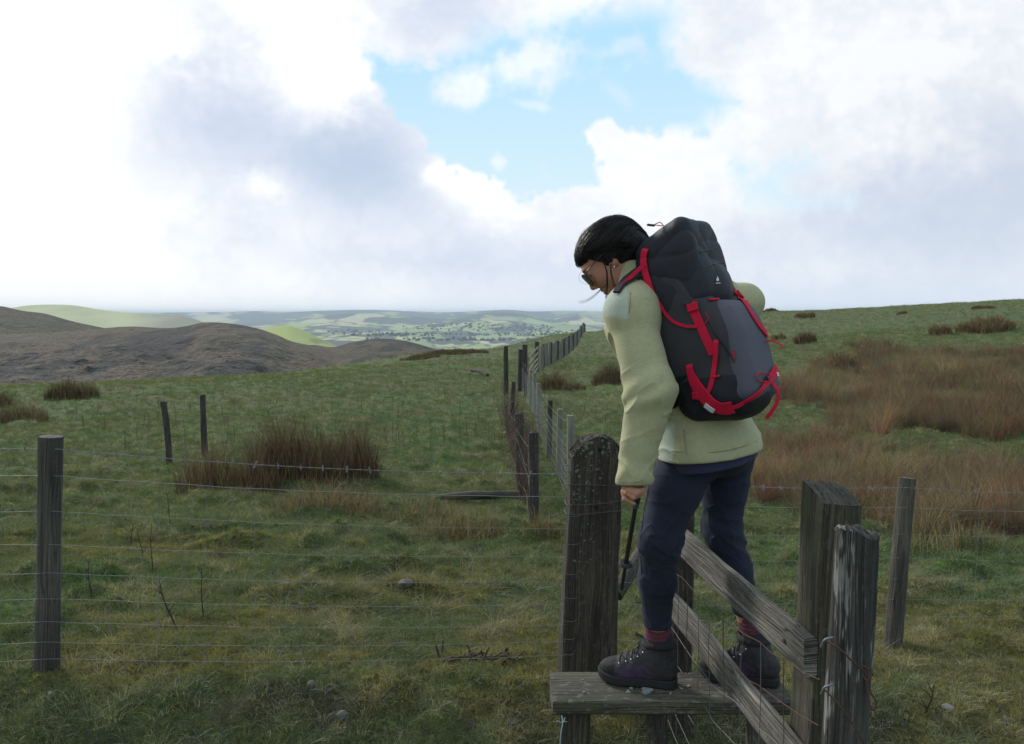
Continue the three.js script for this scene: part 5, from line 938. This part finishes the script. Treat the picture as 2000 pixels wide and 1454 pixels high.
{
  const SKIN = srgb(168, 120, 98), LIP = srgb(150, 92, 86);
  const limbs = [chain([[J.sL, 0.05], [J.eL, 0.042], [J.wL, 0.030], [palmA, 0.026]]), chain([[J.sR, 0.05], [J.eR, 0.042], [J.wR, 0.028]]), chain([[J.hipL, 0.075], [J.knL, 0.055], [J.caL, 0.048], [J.soL, 0.034]]), chain([[J.hipR, 0.075], [J.knR, 0.052], [J.caR, 0.045], [J.soR, 0.033]])];
  const inner = (x, y, z) => { const q = tq(x, y, z); let d = Math.max(torsoChain(q.x, q.y, q.z, 0.05) + 0.05, hemP.y - y); d = smin(d, cone(x, y, z, J.neck, J.sL, 0.045, 0.05), 0.04); d = smin(d, cone(x, y, z, J.neck, J.sR, 0.045, 0.05), 0.04); for (const l of limbs) d = smin(d, l(x, y, z, 0.03), 0.03); return smin(d, cone(x, y, z, neckTop, neckLow, 0.047, 0.054), 0.03); };
  const all = Object.values(J).map((p) => [p, 0.06]); const b = bounds(all);
  const G = [nets(inner, b.min, b.max, 0.014, 0.1)];
  const hb = bounds([[HW(0, -0.005, 0), 0.135], [at(1230, 545, 2.735), 0.06]], 0.01); G.push(nets(headField, hb.min, hb.max, 0.0036, 0.1));
  const lb = bounds([[palmA, 0.03], [palmB, 0.05], [at(1240, 975, 2.54), 0.05]], 0.005); G.push(nets(handL, lb.min, lb.max, 0.0026, 0.1));
  const rb = bounds([[J.wR, 0.03], [hr, 0.1]], 0.005); G.push(nets(handR, rb.min, rb.max, 0.0034, 0.1));
  const g = mergeGeometries(G);
  tint(g, (x, y, z) => { const [a, c, e] = toHead(x, y, z), m = 1 + 0.12 * fbm(x * 40, y * 40, z * 40, 2); const lip = sstep(0.9, 0.6, Math.hypot((a - 0.09) / 0.016, (c + 0.072) / 0.013, e / 0.024)); return mix3(SKIN, LIP, lip).map((q) => q * m); });
  part('body', g, new THREE.MeshPhysicalMaterial({ roughness: 0.55, vertexColors: true, specularIntensity: 0.6 }), hiker);
  for (const s of [1]) { const p = HW(0.006, -0.040, 0.072 * s), e = new THREE.SphereGeometry(0.0035, 10, 8); e.translate(p.x, p.y, p.z); part('earring', e, std([0.75, 0.75, 0.74], 0.2, { metalness: 0.6 }), hiker); }
}
// hair drawn back to a tail under the pack lid
function hairLocal(x, y, z) {
  let d = ell(x, y, z, -0.020, 0.030, 0, 0.118, 0.090, 0.084);
  d = smin(d, ell(x, y, z, -0.080, -0.012, 0, 0.064, 0.074, 0.066), 0.05); d = smin(d, cone(x, y, z, V(-0.095, -0.05, 0), V(-0.115, -0.13, -0.01), 0.042, 0.026), 0.04);
  d += 0.005 * N3(x * 14, y * 18, z * 34) + 0.002 * N3(x * 30, y * 40, z * 150);
  const line = y - (0.022 + 0.44 * x) + 0.006 * N3(x * 60, 2, z * 60), face = Math.max(line, 0.016 - x - 0.010 * Math.sin(y * 40));
  d = smax(d, -face, 0.006);
  return d;
}
const hairField = (x, y, z) => { const [a, b, c] = toHead(x, y, z); return hairLocal(a, b, c); };
{
  const hb = bounds([[HW(-0.03, 0.02, 0), 0.15], [HW(-0.11, -0.12, 0), 0.05]], 0.01);
  const HM = new THREE.MeshPhysicalMaterial({ roughness: 0.55, specularIntensity: 0.35 }); HM.color.setRGB(0.010, 0.009, 0.0085);
  part('hair', nets(hairField, hb.min, hb.max, 0.0045, 0.1), HM, hiker);
  const rng = seeded(44), G = [], G2 = [];
  const stick = (q, lift) => { for (let j = 0; j < 3; j++) { const d = hairLocal(q.x, q.y, q.z), g = grad(hairLocal, q.x, q.y, q.z, 0.002); q.addScaledVector(g, clamp(lift - d, -0.03, 0.03)); } return q; };
  for (let k = 0; k < 1100; k++) {
    const ph = (rng() - 0.5) * 4.4, lift = 0.0004 + 0.0016 * rng(), t0 = 0.02 + 0.5 * rng() * rng(), t1 = 0.8 + 0.2 * rng(), P = [];
    for (let i = 0; i <= 11; i++) {
      const t = lerp(t0, t1, i / 11), th = lerp(0.40, 3.3, Math.min(1, t / 0.8)), c = Math.sin(th), w = ph + 0.05 * N3(k, t * 3, 1), tail = sstep(0.55, 1, t);
      const q = V(-0.020 + 0.118 * Math.cos(th), 0.030 + 0.090 * c * Math.cos(w), 0.083 * (c + 0.25 * tail) * Math.sin(w)), e = V(-0.115 - 0.025 * Math.cos(ph * 2 + k), -0.12, -0.01 + 0.03 * Math.sin(ph * 2 + k));
      q.lerp(e, tail * 0.9); stick(q, lift); P.push(HW(q.x, q.y, q.z));
    }
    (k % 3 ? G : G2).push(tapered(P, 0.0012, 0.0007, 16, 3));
  }
  // wisps lifted by the wind
  for (let k = 0; k < 130; k++) {
    const ph = (rng() - 0.5) * 2.6, t0 = 0.05 + 0.6 * rng(), P = [], top = 0.002 + 0.007 * rng() * rng();
    for (let i = 0; i <= 5; i++) { const t = t0 + 0.28 * i / 5, th = lerp(0.40, 3.3, t), c = Math.sin(th), q = V(-0.020 + 0.118 * Math.cos(th), 0.030 + 0.090 * c * Math.cos(ph), 0.083 * c * Math.sin(ph)); stick(q, 0.0005 + top * Math.sin(Math.PI * (0.15 + 0.75 * i / 5))); P.push(HW(q.x, q.y, q.z)); }
    G.push(tapered(P, 0.00035, 0.0002, 8, 3));
  }
  // short loose hairs along the hairline
  for (let k = 0; k < 90; k++) { const z = (rng() - 0.5) * 0.14, x = 0.088 - 5.2 * z * z, q = stick(V(x, 0.022 + 0.44 * x + 0.01 * rng(), z), 0.001), e = 0.010 + 0.016 * rng(); G.push(tapered([HW(q.x, q.y, q.z), HW(q.x + 0.004, q.y - e * 0.4, q.z * 1.02), HW(q.x + 0.001, q.y - e, q.z * 1.06)], 0.0004, 0.0002, 5, 3)); }
  // hair swept past the temple and over the top of the ear
  for (const sd of [1, -1]) for (let k = 0; k < 130; k++) { const x0 = 0.045 - 0.05 * rng(), q0 = stick(V(x0, 0.03 + 0.44 * x0 + 0.02 * rng(), sd * 0.074), 0.0012), dn = 0.012 + 0.02 * rng(); const P = [q0]; for (const [dx, dy, dz] of [[-0.022, -0.010, 0.002], [-0.042, -0.018 - dn * 0.4, 0.004], [-0.065, -0.026 - dn * 0.8, 0.002], [-0.09, -0.045 - dn, -0.012]]) P.push(V(q0.x + dx, q0.y + dy, sd * Math.max(0.05, 0.082 + dz + 0.004 * rng()))); G.push(tapered(P.map((q) => HW(q.x, q.y, q.z)), 0.0009, 0.0005, 10, 3)); }
  // roots of the hair on the brow, swept up and back
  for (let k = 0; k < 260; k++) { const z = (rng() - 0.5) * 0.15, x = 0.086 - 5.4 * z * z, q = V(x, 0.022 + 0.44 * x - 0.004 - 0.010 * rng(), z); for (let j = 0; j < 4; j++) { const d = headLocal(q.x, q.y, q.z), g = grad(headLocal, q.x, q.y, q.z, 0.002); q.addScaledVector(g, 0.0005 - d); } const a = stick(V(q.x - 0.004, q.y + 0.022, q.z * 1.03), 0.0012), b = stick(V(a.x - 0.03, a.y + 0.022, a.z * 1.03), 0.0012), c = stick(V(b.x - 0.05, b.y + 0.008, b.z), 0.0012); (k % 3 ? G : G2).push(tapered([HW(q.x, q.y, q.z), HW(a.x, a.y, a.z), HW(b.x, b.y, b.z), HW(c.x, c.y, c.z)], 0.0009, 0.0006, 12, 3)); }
  const lock = (pts, n, r, spread) => { for (let k = 0; k < n; k++) { const o = [(rng() - 0.5) * spread, (rng() - 0.5) * spread]; G.push(tapered(pts.map(([u, v, d], i) => at(u + o[0] * 1500 * (i / pts.length), v + o[1] * 1200 * (i / pts.length), d + o[0] * 0.5)), r, r * 0.4, 18, 3)); } };
  lock([[1163, 504, 2.648], [1176, 511, 2.638], [1184, 526, 2.636], [1186, 550, 2.645], [1184, 578, 2.66], [1186, 597, 2.66], [1182, 614, 2.66]], 12, 0.0008, 0.005);
  lock([[1196, 508, 2.64], [1193, 525, 2.635], [1197, 548, 2.64], [1203, 566, 2.645]], 8, 0.0009, 0.006);
  lock([[1186, 555, 2.65], [1174, 565, 2.66], [1163, 576, 2.66], [1146, 587, 2.66], [1130, 591, 2.66]], 6, 0.0006, 0.006);
  lock([[1137, 528, 2.70], [1131, 540, 2.69], [1134, 550, 2.69], [1149, 557, 2.69]], 2, 0.0004, 0.003);
  part('hair_strands', merged(G), HM, hiker).userData.kind = 'stuff';
  const HM2 = new THREE.MeshPhysicalMaterial({ roughness: 0.4, specularIntensity: 0.6 }); HM2.color.setRGB(0.024, 0.020, 0.018); part('hair_strands', merged(G2), HM2, hiker).userData.kind = 'stuff';  // lighter strands: sheen streaks put into the hair colour
}
// sunglasses
{
  const sg = thing('sunglasses', 'dark sunglasses with thin black arms on the bowed face of the hiker', 'sunglasses', HW(0.09, 0, 0));
  const FR = std([0.010, 0.010, 0.011], 0.35), LENS = new THREE.MeshPhysicalMaterial({ roughness: 0.08, clearcoat: 1, clearcoatRoughness: 0.05 }); LENS.color.setRGB(0.012, 0.013, 0.014);
  const curveX = (z) => 0.104 - 3.4 * z * z;
  for (const s of [-1, 1]) {
    const lens = (grow, th) => { const n = 28, pos = [], idx = []; for (let side = 0; side < 2; side++) { pos.push(curveX(s * 0.034) + side * th, -0.007, s * 0.034); for (let i = 0; i < n; i++) { const a = i / n * 6.283, zz = s * (0.034 + Math.sign(Math.cos(a)) * Math.pow(Math.abs(Math.cos(a)), 0.75) * (0.029 + grow)), yy = -0.007 + Math.sign(Math.sin(a)) * Math.pow(Math.abs(Math.sin(a)), 0.75) * (0.024 + grow); pos.push(curveX(zz) + side * th - 0.10 * (-0.007 - yy) * 0, yy, zz); } } const o = n + 1; for (let i = 0; i < n; i++) { const j = (i + 1) % n; idx.push(0, 1 + j, 1 + i, o, o + 1 + i, o + 1 + j, 1 + i, 1 + j, o + 1 + i, 1 + j, o + 1 + j, o + 1 + i); } const g = new THREE.BufferGeometry(); const w = []; for (let i = 0; i < pos.length; i += 3) { const p = HW(pos[i], pos[i + 1], pos[i + 2]); w.push(p.x, p.y, p.z); } g.setAttribute('position', new THREE.Float32BufferAttribute(w, 3)); g.setIndex(idx); const k = g.toNonIndexed(); k.computeVertexNormals(); return k; };
    part('lens', lens(0, 0.003), LENS, sg);
    const ring = []; for (let i = 0; i <= 28; i++) { const a = i / 28 * 6.283, zz = s * (0.034 + Math.sign(Math.cos(a)) * Math.pow(Math.abs(Math.cos(a)), 0.75) * 0.0295), yy = -0.007 + Math.sign(Math.sin(a)) * Math.pow(Math.abs(Math.sin(a)), 0.75) * 0.0245; ring.push(HW(curveX(zz) + 0.0015, yy, zz)); }
    part('rim', new THREE.TubeGeometry(new THREE.CatmullRomCurve3(ring), 60, 0.0021, 5), FR, sg);
    part('temple', tube([HW(curveX(0.063) - 0.001, 0.012, s * 0.064), HW(0.074, 0.014, s * 0.077), HW(0.03, 0.016, s * 0.082), HW(-0.005, 0.014, s * 0.082), HW(-0.022, -0.004, s * 0.08)], 0.0021, 24, 5), FR, sg);
  }
  part('bridge', tube([HW(0.1035, 0.006, -0.008), HW(0.106, 0.009, 0), HW(0.1035, 0.006, 0.008)], 0.0022, 8, 5), FR, sg);
}
// trekking pole in her hand
{
  const a = at(1250, 938, 2.545), b = at(1213, 1157, 2.70), dir = b.clone().sub(a), P = (t) => a.clone().addScaledVector(dir, t), tp = thing('trekking_pole', 'collapsed black trekking pole held in the hand of the hiker', 'trekking pole', b);
  const blk = std([0.012, 0.012, 0.013], 0.4), rubber = std([0.016, 0.016, 0.017], 0.85), gry = std([0.10, 0.10, 0.11], 0.4, { metalness: 0.5 });
  part('grip', tapered([P(-0.10), P(-0.02), P(0.12), P(0.18)], 0.0135, 0.0125, 12, 10), rubber, tp); part('shaft', tube([P(0.16), P(0.74)], 0.0078, 1, 10), blk, tp); part('lower_shaft', tube([P(0.70), P(0.97)], 0.0062, 1, 10), blk, tp);
  part('clamp', tube([P(0.19), P(0.235)], 0.0115, 1, 10), gry, tp); part('clamp', tube([P(0.71), P(0.74)], 0.0105, 1, 10), rubber, tp);
  const bk = new THREE.CylinderGeometry(0.022, 0.017, 0.007, 18); bk.lookAt(dir.clone().normalize()); bk.rotateX(0); const q = new THREE.Quaternion().setFromUnitVectors(V(0, 1, 0), dir.clone().normalize().negate()); const bk2 = new THREE.CylinderGeometry(0.020, 0.024, 0.008, 18); bk2.applyQuaternion(q); const c = P(0.735); bk2.translate(c.x, c.y, c.z); part('basket', bk2, rubber, tp); part('tip', tapered([P(0.96), P(0.985), P(1)], 0.0055, 0.003, 3, 8), gry, tp);
}
console.log('person', Math.round(performance.now()));

// ------------------------------------------------------------------ the backpack
{
  const lean = 17 * Math.PI / 180, Up = V(0, Math.cos(lean), 0).addScaledVector(tf, Math.sin(lean)), Nn = tf.clone().multiplyScalar(-Math.cos(lean)).add(V(0, Math.sin(lean), 0)), C = at(1386, 625, 2.645);
  const Q = (x, y, z) => { const a = x - C.x, b = y - C.y, c = z - C.z; return [a * tl.x + b * tl.y + c * tl.z, a * Up.x + b * Up.y + c * Up.z, a * Nn.x + b * Nn.y + c * Nn.z]; };
  const PW = (l, u, n) => C.clone().addScaledVector(tl, l).addScaledVector(Up, u).addScaledVector(Nn, n);
  const pack = thing('backpack', 'charcoal hiking backpack with red straps worn by the hiker', 'backpack', PW(0, -0.32, 0));
  const bodyF = (x, y, z) => { const [l, u, n] = Q(x, y, z), bul = 0.018 * (1 - Math.pow(clamp(Math.abs(u + 0.05) / 0.28), 2)); let d = rbox(l, u + 0.045, n + 0.020 + 0.075 * sstep(-0.08, 0.2, u), 0.148 + bul * 0.5 - 0.03 * sstep(0, -0.33, u), 0.275, 0.116 + bul, 0.055); d = smin(d, ell(l, u, n, 0, -0.235, 0.03, 0.135, 0.105, 0.105), 0.05); return d + 0.0035 * fbm(x * 14, y * 8, z * 14, 3) + 0.004 * Math.abs(N3(x * 9, y * 17 + 2 * x, z * 9)) * sstep(-0.05, -0.25, u); };
  const lidF = (x, y, z) => { const [l, u, n] = Q(x, y, z), sl = 0.24 * (n - 0.06), uu = u - sl; let d = rbox((l - 0.020) * (1 + 0.12 * sstep(0.2, 0.36, u)), uu - 0.190, n + 0.040, 0.136, 0.158, 0.116 - 0.012 * sstep(0.22, 0.36, u), 0.045); d = smin(d, ell(l, u, n, 0.02, 0.10, 0.030, 0.105, 0.085, 0.070), 0.04);
    const wob = 0.03 * N3(l * 6, u * 6, n * 6), cr = (a, b, c, o) => Math.exp(-Math.abs(a * l + b * u + c * n - o + wob) * 70); return d + 0.005 * (cr(0.8, 0.55, 0.2, 0.20) + cr(0.85, 0.5, -0.1, 0.10) * 0.8 + cr(0.45, -0.85, 0.3, -0.15) + cr(0.2, 1, 0.1, 0.255) * 0.8 + cr(0.9, -0.3, 0.5, -0.02) * 0.7) + 0.0025 * N3(l * 7, u * 8, n * 7) + 0.0012 * fbm(l * 26, u * 22, n * 26, 2); };
  const panelF = (x, y, z) => { const [l, u, n] = Q(x, y, z); return Math.max(rbox((l - 0.006) * (1 + 0.12 * sstep(-0.05, 0.06, u)), u + 0.125, n - 0.080 + 0.035 * sstep(-0.08, 0.1, u), 0.126, 0.170, 0.060, 0.042) + 0.003 * fbm(x * 12, y * 7, z * 12, 2), -1); };
  const whole = (x, y, z) => Math.min(bodyF(x, y, z), lidF(x, y, z), panelF(x, y, z));
  const weave = tex(128, 128, (s, t) => 0.5 + 0.25 * Math.sin(s * 6.283 * 32) * Math.sin(t * 6.283 * 32) + 0.2 * loopNoise(s, t, 24, 24, 2.2, 2), { color: false });
  const cloth = (r, g, b, rough) => { const m = new THREE.MeshPhysicalMaterial({ roughness: rough, bumpMap: weave, bumpScale: 0.0006, specularIntensity: 0.5 }); m.color.setRGB(...srgb(r, g, b)); return m; };
  const RED = cloth(190, 26, 58, 0.85), DARK = cloth(58, 57, 61, 0.85), BLACK = cloth(36, 37, 44, 0.6), GREY = cloth(84, 85, 95, 0.85), TRIM = std([0.012, 0.012, 0.014], 0.5);
  const box = bounds([[PW(0, 0.2, 0), 0.24], [PW(0, -0.15, 0), 0.26]], 0.01);
  const bodyG = nets(bodyF, box.min, box.max, 0.0075, 0.06); part('main_bag', bodyG, DARK, pack).userData.label = 'dark charcoal main bag';
  part('lid', nets(lidF, box.min, box.max, 0.0062, 0.06), BLACK, pack).userData.label = 'bulging creased black lid';
  part('front_pocket', nets(panelF, box.min, box.max, 0.0075, 0.06), GREY, pack).userData.label = 'smooth slate grey front pocket';
  const base = (x, y, z) => { const [l, u, n] = Q(x, y, z); return Math.max(bodyF(x, y, z) - 0.003, u + 0.215 + 0.10 * n - 0.18 * Math.max(0, l) ); };
  part('base', nets(base, box.min, box.max, 0.0075, 0.06), BLACK, pack).userData.label = 'black base of the bag';
  const H = (px) => px.map(([u, v]) => sightHit(whole, u, v)).filter(Boolean);
  const band = (px, w, lift = 0.0035) => ribbon(H(px), w, 0.0022, whole, lift);
  part('lid_strap', band([[1349, 592], [1357, 610], [1366, 630], [1376, 652], [1386, 674], [1394, 692]], 0.030), RED, pack);
  part('lid_strap', band([[1437, 566], [1446, 578], [1458, 598], [1470, 618], [1484, 638], [1500, 656]], 0.026), RED, pack);
  part('compression_strap', band([[1399, 664], [1399, 688], [1397, 712], [1393, 740], [1386, 762], [1374, 773], [1360, 774]], 0.016, 0.006), RED, pack);
  part('piping', band([[1262, 486], [1259, 505], [1261, 528], [1268, 552], [1276, 572], [1290, 594], [1304, 616], [1320, 630], [1340, 637], [1364, 638]], (t) => 0.024 - 0.014 * sstep(0.25, 0.6, t), 0.006), RED, pack);
  part('side_wing', band([[1347, 712], [1352, 732], [1362, 752], [1376, 772], [1392, 788], [1412, 796], [1432, 793]], (t) => 0.022 + 0.026 * sstep(0, 0.5, t), 0.008), RED, pack);
  part('base_band', band([[1424, 796], [1446, 788], [1466, 776], [1484, 760], [1500, 742], [1514, 722]], (t) => 0.014 + 0.020 * sstep(0.3, 1, t), 0.008), RED, pack);
  { const s = sightHit(whole, 1505, 745) ?? PW(-0.13, -0.25, 0.1); part('loose_strap', ribbon([s.clone(), s.clone().add(V(0.022, -0.03, 0.01)), s.clone().add(V(0.018, -0.065, 0.015)), s.clone().add(V(0, -0.095, 0.02)), s.clone().add(V(-0.018, -0.118, 0.02))], 0.015, 0.0018, null), RED, pack); }
  { const s = sightHit(whole, 1494, 668); if (s) part('loose_strap', ribbon([s, s.clone().add(V(0.02, 0.004, 0.01)), s.clone().add(V(0.04, -0.004, 0.012)), s.clone().add(V(0.056, -0.018, 0.012))], 0.006, 0.0015, null), RED, pack); }
  // buckles and fittings
  const fit = (u, v, w, h, d, mat, name, turn = 0) => { const p = sightHit(whole, u, v); if (!p) return; const n = grad(whole, p.x, p.y, p.z, 0.008), g = new RoundedBoxGeometry(w, h, d, 2, Math.min(w, h, d) * 0.3); g.rotateZ(turn); g.lookAt(n); g.translate(p.x + n.x * (0.006 + d / 2), p.y + n.y * (0.006 + d / 2), p.z + n.z * (0.006 + d / 2)); part(name, noUv(g), mat, pack); };
  fit(1355, 600, 0.036, 0.026, 0.007, RED, 'buckle', 0.25); fit(1345, 592, 0.026, 0.012, 0.008, TRIM, 'buckle', 0.25); fit(1447, 574, 0.030, 0.028, 0.008, RED, 'buckle', -0.4); fit(1361, 772, 0.022, 0.024, 0.007, RED, 'buckle'); fit(1401, 735, 0.026, 0.007, 0.006, RED, 'strap_keeper', 0.2);
  fit(1270, 577, 0.010, 0.024, 0.008, TRIM, 'cord_lock', 0.5); fit(1492, 741, 0.014, 0.014, 0.012, TRIM, 'cord_lock');
  const wp = std(srgb(206, 206, 212), 0.6); { const p0 = H([[1378, 787], [1397, 800]]); if (p0.length > 1) part('reflective_patch', ribbon(p0, 0.020, 0.0012, whole, 0.0115), wp, pack); }
  // cords, zip and its pulls
  const cord = (px, r, lift, mat, name) => { const P = H(px).map((p) => p.addScaledVector(grad(whole, p.x, p.y, p.z), lift)); if (P.length > 1) part(name, tube(P, r, P.length * 8, 6), mat, pack); };
  cord([[1472, 737], [1478, 730], [1492, 732], [1500, 742], [1488, 748], [1474, 742]], 0.0022, 0.010, RED, 'cord'); cord([[1385, 625], [1396, 648], [1410, 668], [1424, 690], [1434, 708]], 0.0028, 0.002, TRIM, 'zip'); cord([[1432, 684], [1433, 692], [1435, 700]], 0.003, 0.005, RED, 'zip_pull'); cord([[1383, 586], [1392, 587], [1402, 584]], 0.0035, 0.004, RED, 'cord');
  cord([[1357, 640], [1378, 632], [1384, 622], [1378, 612]], 0.0016, 0.003, RED, 'cord');
  cord([[1365, 492], [1385, 488], [1400, 484]], 0.0016, 0.001, TRIM, 'seam'); cord([[1366, 548], [1374, 530], [1390, 517], [1414, 512]], 0.0016, 0.001, TRIM, 'seam');
  // grab loop standing off the lid
  { const s = sightHit(whole, 1296, 441) ?? PW(0.05, 0.32, -0.06); part('haul_loop', tube([s, s.clone().add(V(-0.012, 0.012, 0)), s.clone().add(V(-0.024, 0.008, 0)), s.clone().add(V(-0.030, 0.004, 0)), s.clone().add(V(-0.02, 0.002, 0.004)), s.clone().add(V(-0.004, 0, 0.003))], 0.0016, 30, 5), RED, pack); const e = new THREE.CapsuleGeometry(0.004, 0.02, 4, 8); e.rotateZ(Math.PI / 2 - 0.1); e.translate(s.x - 0.042, s.y + 0.003, s.z); part('toggle', noUv(e), TRIM, pack); }
  // print: white mark and small name on the lid, the litre number on the red band
  const print = (u, v, w, h, draw, name) => {
    const p = sightHit(whole, u, v); if (!p) return; const n = grad(whole, p.x, p.y, p.z, 0.02), c = document.createElement('canvas'); c.width = 256; c.height = Math.round(256 * h / w); const x = c.getContext('2d'); draw(x, c.width, c.height);
    const t = new THREE.CanvasTexture(c); t.colorSpace = THREE.SRGBColorSpace; const m = new THREE.MeshStandardMaterial({ map: t, transparent: true, roughness: 0.6 });
    const g = new THREE.PlaneGeometry(w, h, 6, 6), q = g.attributes.position, X = V(0, 1, 0).cross(n).normalize(), Y = n.clone().cross(X);
    for (let i = 0; i < q.count; i++) { const s = p.clone().addScaledVector(X, q.getX(i)).addScaledVector(Y, q.getY(i)); for (let k = 0; k < 3; k++) s.addScaledVector(n, -whole(s.x, s.y, s.z)); s.addScaledVector(n, name === 'number_print' ? 0.0125 : 0.0016); q.setXYZ(i, s.x, s.y, s.z); }
    g.computeVertexNormals(); part(name, g, m, pack);
  };
  print(1401, 547, 0.024, 0.03, (x, w, h) => { x.fillStyle = '#e8e8ee'; for (const [a, b, l] of [[0.30, 0.62, 0.30], [0.44, 0.66, 0.56], [0.60, 0.62, 0.34]]) { x.beginPath(); x.moveTo(a * w, b * h); x.lineTo((a + 0.10) * w, b * h); x.lineTo((a + 0.10 + l * 0.42) * w, (b - l) * h); x.lineTo((a + l * 0.42) * w, (b - l) * h); x.fill(); } x.font = `bold ${Math.round(h * 0.17)}px sans-serif`; x.textAlign = 'center'; x.fillText('quechua', w / 2, h * 0.92); }, 'logo_print');
  print(1513, 733, 0.022, 0.022, (x, w, h) => { x.fillStyle = '#f0f0f4'; x.font = `bold ${Math.round(h * 0.8)}px sans-serif`; x.textAlign = 'center'; x.fillText('30', w / 2, h * 0.78); }, 'number_print');
  // shoulder straps and hip belt go round the wearer
  const wear = (x, y, z) => jacketField(x, y, z), JH = (px) => px.map(([u, v]) => sightHit(wear, u, v)).filter(Boolean);
  const STRAP = cloth(52, 44, 48, 0.9);
  const sp = JH([[1258, 532], [1246, 538], [1234, 545], [1222, 554], [1212, 564], [1206, 574]]); if (sp.length > 2) part('shoulder_strap', ribbon([PW(0.10, 0.16, -0.09), ...sp], (t) => 0.052 - 0.026 * sstep(0.5, 1, t), 0.008, wear, 0.004), STRAP, pack);
  const top = PW(0.115, 0.235, -0.085), low = sightHit(wear, 1214, 560); if (low) part('load_strap', ribbon([top, top.clone().lerp(low, 0.35).add(V(-0.004, 0.006, 0.01)), top.clone().lerp(low, 0.7).add(V(-0.002, 0.004, 0.008)), low.addScaledVector(V(0, 0.3, 1), 0.012)], 0.013, 0.0018, null), RED, pack);
  const hb = JH([[1318, 770], [1310, 776]]); part('hip_belt', ribbon([PW(0.12, -0.20, -0.06), PW(0.165, -0.215, -0.115), PW(0.15, -0.22, -0.19), PW(0.10, -0.23, -0.25)], 0.085, 0.012, wear, 0.004), BLACK, pack);
}
console.log('pack', Math.round(performance.now()));
renderer.render(scene, camera);
